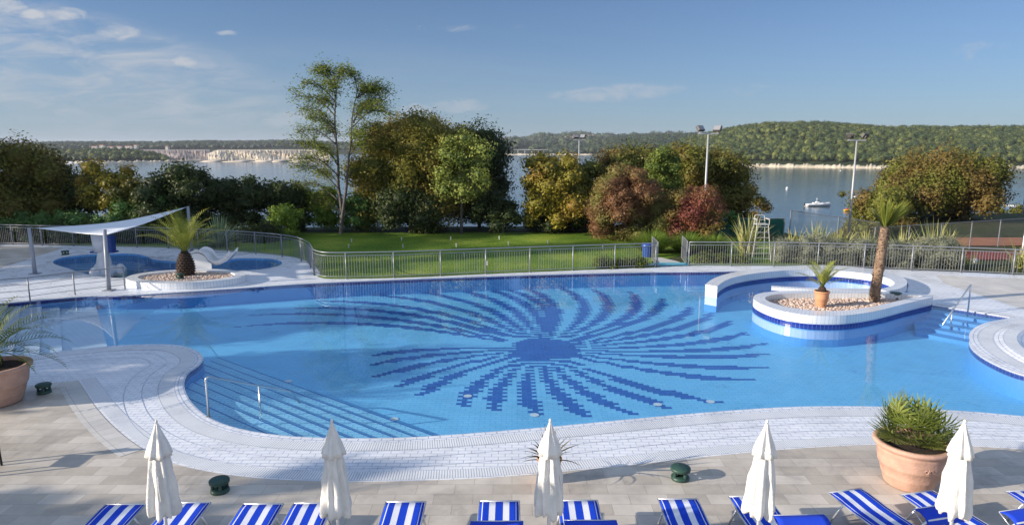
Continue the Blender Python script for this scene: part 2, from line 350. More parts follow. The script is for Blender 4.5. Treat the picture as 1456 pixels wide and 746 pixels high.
def grassmat(name, a, b_, c, sc1=.35, sc2=9):
    m, t, b = newmat(name); tcn = N(t, 'ShaderNodeTexCoord')
    n = N(t, 'ShaderNodeTexNoise'); n.inputs['Scale'].default_value = sc1; n.inputs['Detail'].default_value = 6; t.links.new(tcn.outputs['Object'], n.inputs[0])
    n2 = N(t, 'ShaderNodeTexNoise'); n2.inputs['Scale'].default_value = sc2; n2.inputs['Detail'].default_value = 4; t.links.new(tcn.outputs['Object'], n2.inputs[0])
    ad = math_node(t, 'ADD', math_node(t, 'MULTIPLY', n.outputs[0], .55), math_node(t, 'MULTIPLY', n2.outputs[0], .45))
    cr = N(t, 'ShaderNodeValToRGB'); e = cr.color_ramp.elements; e[0].position = .36; e[0].color = (*a, 1); e[1].position = .64; e[1].color = (*c, 1)
    k = e.new(.5); k.color = (*b_, 1); t.links.new(ad, cr.inputs[0]); t.links.new(cr.outputs[0], b.inputs['Base Color'])
    b.inputs['Roughness'].default_value = .8; b.inputs['Specular IOR Level'].default_value = .15
    bn = N(t, 'ShaderNodeBump'); bn.inputs['Distance'].default_value = .06; bn.inputs['Strength'].default_value = .9
    n3 = N(t, 'ShaderNodeTexNoise'); n3.inputs['Scale'].default_value = 22; n3.inputs['Detail'].default_value = 3; t.links.new(tcn.outputs['Object'], n3.inputs[0])
    t.links.new(n3.outputs[0], bn.inputs['Height']); t.links.new(bn.outputs[0], b.inputs['Normal']); return m
M['lawn'] = grassmat('lawn_grass', (.05, .12, .014), (.13, .22, .022), (.28, .34, .05))
M['scrub'] = grassmat('scrub_ground', (.03, .045, .015), (.06, .07, .03), (.10, .10, .05), .1, 2)
M['hillside'] = grassmat('hillside', (.018, .03, .010), (.028, .042, .014), (.045, .055, .02), .02, .15)

# ------------------------------------------------------------------ numpy meshes (foliage)
rng = np.random.default_rng(11)
def np_mesh(name, V, faces4, faces3=None, var=None, mat=None, parent=None, origin=(0, 0, 0), smooth=False):
    me = bpy.data.meshes.new(name); V = np.asarray(V, np.float32)
    n4 = len(faces4); n3 = 0 if faces3 is None else len(faces3)
    idx = faces4.reshape(-1) if n3 == 0 else np.concatenate([faces4.reshape(-1), faces3.reshape(-1)])
    me.vertices.add(len(V)); me.vertices.foreach_set('co', V.reshape(-1))
    me.loops.add(len(idx)); me.loops.foreach_set('vertex_index', idx.astype(np.int32))
    st = np.concatenate([np.arange(n4) * 4, n4 * 4 + np.arange(n3) * 3]).astype(np.int32)
    me.polygons.add(n4 + n3); me.polygons.foreach_set('loop_start', st)
    if smooth: me.polygons.foreach_set('use_smooth', np.ones(n4 + n3, bool))
    if var is not None:
        a = me.attributes.new('var', 'FLOAT', 'FACE'); a.data.foreach_set('value', np.clip(var, 0, 1).astype(np.float32))
    me.update(calc_edges=True); me.validate()
    if mat: me.materials.append(mat)
    o = link(bpy.data.objects.new(name, me)); o.location = origin
    if parent is not None: o.parent = parent
    return o
def unit(a): return a / np.maximum(np.linalg.norm(a, axis=-1, keepdims=True), 1e-9)
def leaves(C, Nrm, size, aspect=.5):          # pointed, slightly folded leaf per centre
    n = len(C); t = unit(np.cross(Nrm, unit(rng.normal(size=(n, 3))))); b = np.cross(Nrm, t)
    s = np.asarray(size).reshape(-1, 1) * np.ones((n, 1))
    V = np.stack([C - t * s * .5, C + b * s * aspect * .5 + Nrm * s * .06, C + t * s * .5, C - b * s * aspect * .5 + Nrm * s * .06], 1)
    return V.reshape(-1, 3), np.arange(n * 4).reshape(-1, 4)
def ico(sub):
    bm = bmesh.new(); bmesh.ops.create_icosphere(bm, subdivisions=sub, radius=1)
    v = np.array([p.co[:] for p in bm.verts]); f = np.array([[q.index for q in k.verts] for k in bm.faces]); bm.free(); return v, f
ICO1, ICO2 = ico(1), ico(2)
def crown_arrays(clumps, dens, size, core=.72, jit=.15, up=.25, aspect=.55):
    """clumps: n x 6 (cx cy cz rx ry rz). returns V, quads, tris, var"""
    VV = []; Q = []; T = []; var4 = []; var3 = []; off = 0
    clumps = np.asarray(clumps, float)
    for c in clumps:
        r = c[3:6]; area = 4 * math.pi * ((r[0] * r[1]) ** 1.6 / 3 + (r[0] * r[2]) ** 1.6 / 3 + (r[1] * r[2]) ** 1.6 / 3) ** (1 / 1.6)
        n = max(8, int(dens * area / (size * size * aspect)))
        d = unit(rng.normal(size=(n, 3))); lump = 1 + .16 * np.sin(d[:, :1] * 5 + c[0] * 3) * np.cos(d[:, 1:2] * 6 + c[1] * 2) + .10 * np.sin(d[:, 2:3] * 9 + c[2])
        rad = lump * (1 + jit * rng.normal(size=(n, 1)) - .08); P = c[:3] + d * r * rad
        nr = unit(d * np.array([1, 1, 1]) + rng.normal(size=(n, 3)) * .55 + np.array([0, 0, up]))
        v, q = leaves(P, nr, size * (.6 + .8 * rng.random(n)), aspect)
        VV.append(v); Q.append(q + off); off += len(v); cv_ = rng.random()
        var4.append(np.clip(cv_ * .5 + rng.random(n) * .5, 0, 1))
        if core:
            iv, it = ICO1; vv = c[:3] + iv * r * core * (1 + .12 * rng.normal(size=(len(iv), 1))); VV.append(vv); T.append(it + off); off += len(vv); var3.append(np.full(len(it), cv_ * .4))
    return np.concatenate(VV), np.concatenate(Q), (np.concatenate(T) if T else None), np.concatenate(var4 + var3)
def make_clumps(w, d, z0, z1, n, cr, flat=1.0, taper=.35, seed=0):
    """clump centres filling an uneven egg: width w, depth d, from z0 to z1"""
    g = np.random.default_rng(seed + 5); out = []; ph = g.random(4) * 6.3
    for i in range(n):
        t = (i + .5) / n; a = i * 2.39996 + g.random() * .5
        h = z0 + cr * .7 + (z1 - z0 - cr * 1.5) * (1 - (1 - t) ** 1.15)
        tt = (h - z0) / (z1 - z0)
        prof = math.sqrt(max(0.02, 1 - (max(0, tt - .42) / .62) ** 2)) * (1 - taper * max(0, .42 - tt) / .42)
        k = prof * (1 + .17 * math.sin(a * 2 + ph[0]) + .12 * math.sin(a * 3 + ph[1])) * (.8 + .25 * g.random())
        if i % 4 == 3: k *= .45
        r = cr * (.7 + .65 * g.random())
        out.append([math.cos(a) * max(0, w / 2 - r * .75) * k, math.sin(a) * max(0, d / 2 - r * .75) * k, h + g.normal() * cr * .35, r, r, r * (.75 + .2 * g.random()) * flat])
    return out
def tree(name, label, base, w, h, mat, cat='tree', z0=None, n=26, cr=None, leaf=.16, dens=1.0, d=None, seed=0, group=None, trunk=True, trunk_r=None, bark='bark', core=.7, aspect=.6, flat=1.0, taper=.35, extra=None, jit=.15):
    z0 = h * .12 if z0 is None else z0; cr = cr or w * .17
    t = thing(name, label, cat, base, 0, group)
    cl = make_clumps(w, d or w, z0, h, n, cr, flat, taper, seed) + (extra or [])
    V, q, tr, var = crown_arrays(cl, dens, leaf, core, jit=jit, aspect=aspect)
    np_mesh('crown' if trunk else 'foliage', V, q, tr, var, mat, t)
    if trunk:
        mb = MB(); r = trunk_r or max(.08, w * .028); g = random.Random(seed)
        top = Vector((g.uniform(-.2, .2), 0, h * .62)); mid = Vector((g.uniform(-.15, .15), g.uniform(-.1, .1), h * .3))
        mb.tube([(0, 0, -.3), mid * .5, mid, (mid + top) / 2, top], [r * 1.25, r, r * .85, r * .6, r * .3], 8)
        for c in cl[::3]:
            s = mid.lerp(top, g.random() * .7); e = Vector(c[:3]); mb.tube([s, s.lerp(e, .5) + Vector((0, 0, -.1 * (e - s).length)), e], [r * .4, r * .25, r * .08], 5, cap=False)
        mb.build('trunk', M[bark], t, smooth=True)
    return t
def blades(specs, seg=5):
    """specs: list of (base, dir_xy angle, length, rise angle, droop, width, var) -> arched tapering blades"""
    V = []; Q = []; var = []; o = 0
    for (b, a, L, el, dr, wd, va) in specs:
        b = np.array(b, float); side = np.array([-math.sin(a), math.cos(a), 0]); p = b.copy(); e = el
        for i in range(seg + 1):
            t = i / seg; wv = wd * (1 - t ** 2.2) * (.55 + .45 * min(1, t * 4)) + .001
            V += [p - side * wv / 2, p + side * wv / 2 + np.array([0, 0, wv * .12])]
            if i < seg:
                Q.append([o + 2 * i, o + 2 * i + 1, o + 2 * i + 3, o + 2 * i + 2]); var.append(va)
                p = p + L / seg * np.array([math.cos(a) * math.cos(e), math.sin(a) * math.cos(e), math.sin(e)]); e -= dr / seg * (.4 + 1.2 * t)
        o += 2 * (seg + 1)
    return np.array(V), np.array(Q), np.array(var)
def merge(parts):
    V = []; Q = []; va = []; o = 0
    for v, q, a in parts: V.append(v); Q.append(q + o); va.append(a); o += len(v)
    return np.concatenate(V), np.concatenate(Q), np.concatenate(va)

L = {}
L['dark'] = leafmat('dark_evergreen_leaves', [(.020, .035, .012), (.045, .068, .020), (.09, .115, .030)])
L['olive'] = leafmat('olive_gold_leaves', [(.05, .065, .015), (.13, .135, .022), (.20, .20, .03)], (.15, .115, .022), .55)
L['bigoak'] = leafmat('oak_leaves', [(.08, .11, .02), (.21, .20, .032), (.34, .30, .05)], (.23, .18, .04), .28, (.44, .6), trans=.4)
L['gold'] = leafmat('golden_leaves', [(.12, .125, .02), (.26, .23, .032), (.38, .32, .05)], (.24, .145, .024), .5, (.5, .7))
L['lime'] = leafmat('bright_green_leaves', [(.08, .15, .02), (.15, .24, .03), (.25, .33, .05)])
L['pale'] = leafmat('pale_green_leaves', [(.13, .18, .04), (.23, .28, .06), (.34, .37, .09)])
L['red'] = leafmat('smoke_bush_leaves', [(.16, .08, .04), (.25, .13, .065), (.34, .19, .09)], (.20, .19, .05), .45, (.44, .56))
L['crimson'] = leafmat('crimson_leaves', [(.14, .04, .04), (.25, .08, .06), (.36, .16, .07)], (.22, .17, .05), .6, (.44, .56))
L['rust'] = leafmat('rust_tinged_leaves', [(.075, .095, .02), (.15, .165, .03), (.24, .24, .045)], (.17, .12, .035), .33, (.42, .58))
L['shrub'] = leafmat('mid_green_leaves', [(.05, .12, .03), (.09, .19, .05), (.16, .27, .07)])
L['grey'] = leafmat('grey_green_leaves', [(.14, .16, .11), (.22, .24, .17), (.32, .33, .24)], trans=.15)
L['flax'] = leafmat('striped_flax_blades', [(.16, .20, .05), (.36, .37, .12), (.60, .56, .28)], trans=.2)
L['yucca'] = leafmat('yucca_blades', [(.16, .23, .11), (.27, .35, .18), (.42, .48, .28)], trans=.2)
L['palm'] = leafmat('date_palm_fronds', [(.12, .16, .025), (.24, .28, .04), (.38, .37, .08)], trans=.25)
L['palmg'] = leafmat('green_palm_fronds', [(.06, .10, .02), (.12, .17, .03), (.22, .25, .05)], trans=.3)
L['fan'] = leafmat('fan_palm_fronds', [(.08, .12, .025), (.20, .25, .05), (.42, .45, .13)], trans=.3)
L['dry'] = leafmat('brown_leaf_bases', [(.08, .035, .015), (.17, .08, .03), (.26, .14, .06)], trans=.1)
L['hill'] = leafmat('pine_wood_canopy', [(.022, .042, .012), (.06, .085, .020), (.15, .165, .036)], trans=0)
L['hillg'] = leafmat('far_wood_canopy', [(.016, .034, .014), (.032, .052, .018), (.06, .08, .026)], trans=0)
L['leafgreen'] = leafmat('fresh_olive_leaves', [(.06, .10, .018), (.13, .18, .03), (.23, .27, .05)])
L['low'] = leafmat('low_hedge_leaves', [(.06, .09, .015), (.11, .14, .02), (.17, .19, .03)])
#PART2
# ------------------------------------------------------------------ terrain, sea, far shores
def sstep(x): x = np.clip(x, 0, 1); return x * x * (3 - 2 * x)
def ground_h(x, y):
    x = np.asarray(x, float); y = np.asarray(y, float)
    right = sstep((x - 17) / 5); e = 43 + right * .5 + sstep((x - 27) / 5) * 5 + sstep((x - 31) / 6) * 16 + sstep((-x - 12) / 10) * -2
    flat = -.02 - right * sstep((y - 31) / 3) * 1.0
    d = np.maximum(0, y - e); return flat - 19 * sstep(d / (75 - 32 * sstep((x - 14) / 4))) + .0 * x
gx = np.linspace(-170, 170, 171); gy = np.concatenate([np.linspace(24, 80, 90), np.linspace(82, 150, 30)])
X, Y = np.meshgrid(gx, gy); Z = ground_h(X, Y)
def edge_y(x):       # nothing of the ground may rise through the decks: it starts behind the fence line
    return np.interp(x, [-60, -28, -12.5, -9.6, -8, -4.4, .7, 6.3, 9, 12, 16, 22, 60], [38.5, 37.8, 35.5, 34.5, 31, 29.2, 30.4, 31.4, 31.8, 31.6, 31.0, 29.6, 23.5])
Z = np.where(Y < edge_y(X) - .3, -1.9, Z)
nx = len(gx); ny = len(gy); ii = np.arange((ny - 1) * (nx - 1)); r_, c_ = ii // (nx - 1), ii % (nx - 1)
Q = np.stack([r_ * nx + c_, r_ * nx + c_ + 1, (r_ + 1) * nx + c_ + 1, (r_ + 1) * nx + c_], 1)
o = np_mesh('ground', np.stack([X, Y, Z], -1).reshape(-1, 3), Q, mat=M['scrub'], smooth=True); o['kind'] = 'structure'
mb = MB(); mb.poly([(-14000, 60, SEA), (14000, 60, SEA), (14000, 16000, SEA), (-14000, 16000, SEA)]); mb.poly([(-170, -60, -2.0), (170, -60, -2.0), (170, 24.3, -2.0), (-170, 24.3, -2.0)])
mb2 = MB(); mb2.f = [mb.f[0]]; mb2.v = mb.v[:4]; tag(mb2.build('sea_water', M['sea']), kind='structure')
mb3 = MB(); mb3.poly([(-170, -60, -1.95), (170, -60, -1.95), (170, 24.2, -1.95), (-170, 24.2, -1.95)]); tag(mb3.build('base_ground', M['scrub']), kind='structure')

def hill(name, ridge, shore, mat, treeh, depth, rows=14, bumps=1.0, seed=1, cliff=None, back=.35):
    """ridge: [(px, py)] skyline of the tree tops; shore: [(px, py)] waterline; both in the photograph's directions"""
    pxs = np.arange(ridge[0][0], ridge[-1][0] + .1, 4.0)
    rp = np.interp(pxs, [a for a, b in ridge], [b for a, b in ridge]); sp_ = np.interp(pxs, [a for a, b in shore], [b for a, b in shore])
    g = np.random.default_rng(seed); V = []
    for px, ry_, sy_ in zip(pxs, rp, sp_):
        a = G(px, sy_, SEA); D0 = a.y; D1 = D0 + depth; top = VH(px, ry_, D1); zt = top.z - treeh
        u = (px - 728) / F
        for k in range(rows + 1):
            t = k / rows
            Yk = D0 + (D1 - D0) * t; xk = a.x / a.y * Yk
            prof = (1 - (1 - t) ** 1.7)
            z = SEA - .6 + (zt - SEA) * prof + bumps * (math.sin(xk * .021 + t * 5 + seed) + math.sin(xk * .053 + 2 * t)) * .9 * t * (1 - t) * 4
            V.append((xk, Yk, z))
        V.append((a.x / a.y * (D1 + depth * back), D1 + depth * back, SEA - 5))
    V = np.array(V); m = rows + 2; nn = len(pxs); ii = np.arange((nn - 1) * (m - 1)); r0, c0 = ii // (m - 1), ii % (m - 1)
    Qf = np.stack([r0 * m + c0, (r0 + 1) * m + c0, (r0 + 1) * m + c0 + 1, r0 * m + c0 + 1], 1)
    o = np_mesh(name, V, Qf, mat=mat, smooth=True); o['kind'] = 'structure'
    return V.reshape(nn, m, 3)
def forest(name, grid, n, rad, leaf, per, mat, tmin=.05, tmax=1.0, tall=1.0, seed=3, keep=None, core=True):
    g = np.random.default_rng(seed); nn, m, _ = grid.shape
    a = g.random(n) * (nn - 1.001); b = (tmin + (tmax - tmin) * g.random(n)) * (m - 2) * .999
    i = a.astype(int); j = b.astype(int); fa = (a - i)[:, None]; fb = (b - j)[:, None]
    P = grid[i, j] * (1 - fa) * (1 - fb) + grid[i + 1, j] * fa * (1 - fb) + grid[i, j + 1] * (1 - fa) * fb + grid[i + 1, j + 1] * fa * fb
    if keep is not None: P = P[keep(P, b / (m - 2))]
    VV = []; Qs = []; T = []; v4 = []; v3 = []; off = 0
    for p in P:
        r = rad * (.65 + .75 * g.random()); d = unit(g.normal(size=(per, 3)) * [1, 1, .8] + [0, 0, .35])
        rr = r * (.85 + .3 * g.random((per, 1))); C = p + [0, 0, r * .75 * tall] + d * rr * [1, 1, .75 * tall]
        v, q = leaves(C, unit(d + g.normal(size=(per, 3)) * .35), leaf * (.7 + .6 * g.random(per)), .8)
        VV.append(v); Qs.append(q + off); off += len(v); c = g.random(); v4.append(np.clip(c * .8 + .25 * g.random(per), 0, 1))
        if core:
            iv, it = ICO1; vv = p + [0, 0, r * .7 * tall] + iv * r * [.88, .88, .66 * tall] * (1 + .1 * g.normal(size=(len(iv), 1)))
            VV.append(vv); T.append(it + off); off += len(vv); v3.append(np.full(len(it), c * .8))
    o = np_mesh(name, np.concatenate(VV), np.concatenate(Qs), np.concatenate(T) if T else None, np.concatenate(v4 + v3), mat)
    o['kind'] = 'stuff'; o['label'] = name.replace('_', ' '); o['category'] = 'wood'; return o

g1 = hill('wooded_headland', [(930, 212), (962, 200), (985, 192), (1040, 181), (1085, 175), (1130, 173), (1160, 172.5), (1200, 176), (1250, 178.5), (1330, 180), (1380, 179), (1430, 180), (1560, 179), (1700, 184)],
          [(930, 232), (985, 233), (1040, 235), (1250, 238), (1456, 238), (1700, 240)], M['hillside'], 7, 300, bumps=2.2, seed=2, back=.5)
o = forest('pine_wood_on_the_headland', g1, 5600, 4.0, 1.35, 46, L['hill'], tmin=.06, tall=1.15, seed=4); o['label'] = 'dense green pine wood covering the headland across the bay'
g2 = hill('middle_ridge', [(760, 213), (800, 207), (850, 198), (880, 194.5), (930, 193), (985, 192.5), (1040, 190), (1090, 190)], [(760, 219), (900, 222), (985, 226), (1090, 228)], M['hillside'], 8, 700, seed=5)
o = forest('wood_on_the_middle_ridge', g2, 1700, 8, 3.2, 22, L['hillg'], seed=6); o['label'] = 'hazy green wood covering the ridge behind the headland'
g3 = hill('distant_hills', [(560, 206), (640, 203), (690, 202), (720, 199), (760, 198), (790, 195), (815, 193), (840, 195), (870, 197), (920, 195), (960, 193), (1010, 196), (1100, 200)],
          [(560, 219), (700, 219.5), (830, 219.5), (1100, 219.5)], M['hillside'], 9, 2300, seed=8, bumps=8)
o = forest('wood_on_the_distant_hills', g3, 1500, 15, 8, 14, L['hillg'], seed=9); o['label'] = 'blue green wood patches on the farthest hills'
g3b = hill('farthest_ridge', [(470, 209), (640, 205), (700, 203), (740, 200), (780, 199), (860, 196), (905, 191), (930, 190.5), (960, 193), (1010, 195)], [(470, 212), (1010, 212.5)], M['hillside'], 2, 3000, seed=12, bumps=12)
g4 = hill('left_shore_ridge', [(-120, 205), (0, 206), (40, 204.5), (100, 203), (170, 203), (250, 202.5), (300, 201), (330, 202), (400, 200.5), (440, 202), (520, 204), (600, 207)],
          [(-120, 224), (60, 223), (200, 221), (300, 220), (600, 219)], M['hillside'], 8, 900, seed=14, bumps=1)
o = forest('wood_on_the_left_shore', g4, 4200, 7.5, 3.0, 20, L['hillg'], tmin=.30, seed=15); o['label'] = 'dark green wood along the ridge above the quarry'
g5 = hill('left_point', [(-120, 216), (60, 214), (120, 213.5), (170, 213), (215, 216), (232, 222), (240, 228)], [(-120, 232), (60, 231.5), (150, 231.5), (240, 230)], M['hillside'], 5, 160, seed=17, bumps=.6)
o = forest('wood_on_the_left_point', g5, 700, 5, 1.9, 34, L['hill'], tmin=.12, seed=18); o['label'] = 'rounded green trees on the low point in front of the quarry'

# pale rock shorelines, a low ragged ledge with real depth
def shoreline(name, pts, h, dep, seed, mat='rock'):
    g = np.random.default_rng(seed); pxs = np.arange(pts[0][0], pts[-1][0], 1.5); py = np.interp(pxs, [a for a, b in pts], [b for a, b in pts]); V = []
    for k, (x, y) in enumerate(zip(pxs, py)):
        a = G(x, y, SEA); u = Vector((a.x, a.y, 0)).normalized(); hh = h * (.45 + .8 * abs(math.sin(k * .21 + seed)) * g.random() + .3 * g.random())
        for (d, z) in ((0, -.5), (.8 + g.random(), hh * .55), (dep * .45, hh), (dep, hh * 1.25)): V.append((a.x + u.x * d, a.y + u.y * d, SEA + z))
    V = np.array(V); n = len(pxs); ii = np.arange((n - 1) * 3); r0, c0 = ii // 3, ii % 3
    o = np_mesh(name, V, np.stack([r0 * 4 + c0, (r0 + 1) * 4 + c0, (r0 + 1) * 4 + c0 + 1, r0 * 4 + c0 + 1], 1), mat=M[mat]); o['kind'] = 'structure'
shoreline('rocky_shore', [(1000, 235.5), (1040, 236.8), (1250, 239.5), (1456, 239.5), (1650, 241)], 2.6, 11, 3)
shoreline('left_rocky_shore', [(60, 232.5), (150, 232.5), (245, 231), (300, 229.5)], 2.4, 8, 4)
shoreline('far_shore_bank', [(700, 220.3), (860, 220.6), (985, 223)], 2.5, 20, 5)
# quarry: a broken cliff face with spoil heaps
def quarry(name, x0, x1, ytop, ybot, mat, seed, slope):
    g = np.random.default_rng(seed); pxs = np.arange(x0, x1, 1.0); V = []; rows = 7
    for k, x in enumerate(pxs):
        a = G(x, ybot(x), SEA); top = VH(x, ytop(x), a.y + slope)
        for j in range(rows + 1):
            t = j / rows; yy = a.y + slope * (t ** .8) + 14 * math.sin(x * .11 + j * .6) * (1 - t) * t * 3 + g.normal() * 2.2
            V.append((a.x / a.y * yy, yy, SEA - .5 + (top.z - SEA + .5) * t + g.normal() * .4 * (0 < j < rows)))
        yy += 130; V.append((a.x / a.y * yy, yy, top.z + 1))
    V = np.array(V); m = rows + 2; n = len(pxs); ii = np.arange((n - 1) * (m - 1)); r0, c0 = ii // (m - 1), ii % (m - 1)
    o = np_mesh(name, V, np.stack([r0 * m + c0, (r0 + 1) * m + c0, (r0 + 1) * m + c0 + 1, r0 * m + c0 + 1], 1), mat=M[mat]); o['kind'] = 'structure'
M['cliff'] = plain('quarry_stone', (.47, .41, .32), rough=.9, var=.35, scale=.014); M['cliffd'] = plain('shaded_quarry_stone', (.28, .235, .215), rough=.95, var=.35, scale=.03)  # left face's shade is put into its darker stone colour
M['spoil'] = plain('quarry_spoil', (.52, .46, .37), rough=.9, var=.3, scale=.08)
quarry('quarry_cliff', 296, 470, lambda x: 214.5 + max(0, (312 - x)) * .25, lambda x: 229.2, 'cliff', 5, 60)
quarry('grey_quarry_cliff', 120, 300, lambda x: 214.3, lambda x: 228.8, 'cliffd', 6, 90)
for i, (px, py, wpx, hpx) in enumerate([(308, 229.8, 26, 9), (345, 230, 30, 6), (375, 230, 26, 5), (402, 230, 28, 7), (268, 229.8, 18, 3), (425, 230, 20, 6)]):
    a = G(px, py, SEA); s = a.y / F; iv, it = ICO2
    V = iv * [wpx * s / 2 * 1.2, 16, hpx * s * .38] * (1 + .24 * rng.normal(size=(len(iv), 1)))
    o = np_mesh('spoil_heap', V, np.zeros((0, 4), int), it, mat=M['spoil'], origin=(a.x, a.y - 4, SEA))
    tag(o, ['tan cone shaped spoil heap at the left end of the quarry floor', 'wide pale rubble heap right of the tan cone heap', 'low pale rubble heap in the middle of the quarry floor', 'long whitish rubble heap at the right of the quarry floor', 'small tan heap on the shore below the grey cliff', 'pale rubble heap seen just behind the tall sparse tree'][i], 'spoil heap', 'spoil heaps on the quarry floor')

# bridge across the inlet
def bridge():
    Yb = G(780, 219, SEA).y; a = VH(733, 212.2, Yb); b = VH(850, 213.6, Yb)
    t = thing('viaduct', 'long pale concrete bridge on thin piers crossing the distant inlet', 'bridge', (a.x, Yb, SEA))
    W = b.x - a.x; zt = a.z - SEA; zb = b.z - SEA
    mb = MB(); mb.box((W / 2, 0, (zt + zb) / 2 - .9), (W * 1.05, 9, 1.7), Matrix.Rotation(math.atan2(zt - zb, W), 3, 'Y')); mb.build('deck', M['concrete'], t)
    for k in range(12):
        x = W * (k + .35) / 12; mb = MB(); mb.box((x, 0, zt / 2 - 1.4), (1.9, 6, zt - 1.8)); mb.build('pier', M['concrete'], t)
bridge()
# hill-top houses
def house(px, py, grid, w_, h_, lab, roof='redroof', rz=0.0, lift=5):
    best = None                      # walk up the slope until it stands where the photograph shows it
    for row in grid:
        for k in range(1, len(row) - 2):
            a, b = row[k], row[k + 1]
            for f in (0, .25, .5, .75):
                q = a + (b - a) * f; v = VH(px, py, q[1]); dd = abs(v.x - q[0]) * .4 + abs(v.z - q[2] - lift) * 3
                if best is None or dd < best[0]: best = (dd, q)
    q = best[1]; p = VH(px, py, q[1] - 4); t = thing('house', lab, 'house', p, rz, 'pale houses on the far shore')
    mb = MB(); mb.box((0, 0, h_ / 2 - 3), (w_, 9, h_ + 6)); wl = mb.build('wall', M['housew'], t)
    for k in range(max(2, int(w_ / 4))):
        x = -w_ / 2 + (k + .5) * w_ / max(2, int(w_ / 4)); mb = MB(); mb.box((x, -4.5, h_ * .55), (1.3, .3, 1.6)); mb.build('window', M['dark'], t)
    mb = MB(); e = .6
    v = [(-w_ / 2 - e, -5.2, h_), (w_ / 2 + e, -5.2, h_), (w_ / 2 + e, 5.2, h_), (-w_ / 2 - e, 5.2, h_), (-w_ / 2 - e, 0, h_ + 1.5), (w_ / 2 + e, 0, h_ + 1.5)]
    mb.v = v; mb.f = [(0, 1, 5, 4), (2, 3, 4, 5), (0, 4, 3), (1, 2, 5), (0, 3, 2, 1)]; mb.build('roof', M[roof], t)
Yh = G(170, 221, SEA).y + 420
for px, py, w_, h_, lab in [(136, 212.6, 16, 7, 'leftmost white house of the hamlet on the left ridge'), (146, 212, 12, 9, 'tall white house second from the left on the left ridge'), (158, 212.4, 18, 6, 'long low white house with red roof in the middle of the hamlet'),
                            (171, 212, 14, 6, 'red roofed house right of the long low house'), (184, 211.5, 22, 6, 'longest red roofed house right of the middle of the hamlet'), (194, 211.2, 9, 8, 'rightmost small white house of the hamlet'),
                            (216, 207.4, 8, 5, 'lone small pale house on the ridge left of the quarry'), (238, 210.5, 9, 4, 'small pale house at the top of the grey cliff')]:
    house(px, py, g4, w_ * .8, h_ + .5, lab, lift=4)
Yd = G(780, 219, SEA).y + 1500
for px, py, w_, lab in [(812, 200.2, 34, 'pale building complex on the distant hill left of the lamp pole'), (842, 196.5, 40, 'long white building on the distant hill right of the lamp pole'), (715, 200, 30, 'pale building on the distant hill left of the bridge')]:
    house(px, py, g3, w_ * 1.3, 14, lab, lift=9)

# ------------------------------------------------------------------ decks and pools
def P2(l, z=0.0): return [G(x, y, z) for x, y in l]
pool_px = [(-260, 500), (-230, 452), (-60, 432), (0, 431), (60, 426), (125, 421), (188, 419.5), (320, 411), (440, 403), (600, 396), (800, 389.5), (930, 386.5), (1010, 386), (1100, 384), (1200, 384), (1262, 388),
           (1290, 401), (1292, 418), (1327, 434), (1380, 442), (1436, 451)]
circ_px = [(1436, 452), (1402, 460), (1384, 473), (1378, 488), (1390, 503), (1418, 519), (1456, 533), (1530, 548)]
near_px = [(1700, 600), (1560, 598), (1456, 591), (1400, 586), (1340, 582), (1250, 577.5), (1170, 577), (1100, 579), (1000, 586), (900, 595), (800, 604.5), (700, 613), (600, 620), (520, 622.5), (440, 621), (380, 616), (330, 606),
           (296, 592), (272, 571), (262, 549), (267, 531), (283, 519), (289, 508), (277, 497), (245, 489.5), (180, 490), (100, 497), (45, 504.5), (-120, 520)]
far_l = smooth_loop(P2(pool_px[1:12]), 4, False); ringp = smooth_loop(P2(pool_px[11:19]), 4, False)[1:]
rt = P2(pool_px[19:]); circ = smooth_loop(P2(circ_px), 6, False)
# far side of the round terrace, out of the picture
cc = Vector((17.9, 18.6, 0))
nearl = smooth_loop(P2(near_px), 4, False)
pool = far_l + ringp + rt + circ[1:] + [Vector((21.5, 15.2, 0)), Vector((24, 13.5, 0))] + nearl
pool = [Vector((p.x, p.y, 0)) for p in pool]
if area2(pool) < 0: pool.reverse()
kid_px = [(76, 374), (84, 367.5), (112, 363), (145, 361), (184, 360.5), (206, 363.5), (219, 369), (250, 371.5), (290, 372.5), (318, 371), (335, 367.5), (362, 367), (388, 368.5), (401, 373), (394, 378.5), (371, 382.8), (335, 385), (290, 387), (240, 389), (170, 395), (130, 391), (98, 382)]
kid = smooth_loop(P2(kid_px), 4, True)
if area2(kid) < 0: kid.reverse()
W_near = [(-420, 700), (-60, 556), (44, 548), (112, 540), (135, 575), (165, 608), (205, 638), (250, 659), (330, 675), (430, 682.5), (550, 683.5), (700, 678), (860, 664), (1000, 649), (1120, 638), (1240, 631.5), (1330, 632), (1456, 638), (1700, 655)]
wn = [Vector((-34, 12.6, 0)), G(-60, 556), G(44, 548), G(112, 540)] + smooth_loop(P2(W_near[3:]), 4, False)[1:] + [Vector((34, 12.5, 0))]
fence_a = [(-200, 352), (-80, 349), (0, 347.5), (60, 349), (160, 351), (250, 353.5), (320, 357.5), (380, 362.5), (420, 368.5), (438, 377), (444, 384), (447, 391)]
fence_b = [(447, 391), (455, 394.5), (470, 396.5), (520, 396), (578, 394.5), (680, 390), (800, 385), (932, 380)]
fence_c = [(979, 378), (1060, 378.5), (1150, 379.5), (1250, 383), (1350, 387), (1456, 392), (1600, 400)]
fa = smooth_loop(P2(fence_a), 4, False); fb = smooth_loop(P2(fence_b), 4, False); fc = smooth_loop(P2(fence_c), 4, False)
mid_px = [(447, 392), (450, 396), (460, 400), (490, 401.5), (560, 400), (680, 396)]
rim = offset(fa, -.25, False) + offset(fb, -.02, False)[2:] + [G(955, 378)] + offset(fc, -.25, False)
outer = wn + [Vector((40, 26, 0))] + [Vector((p.x, p.y, 0)) for p in reversed(rim)] + [Vector((-46, 37, 0)), Vector((-50, 14, 0))]
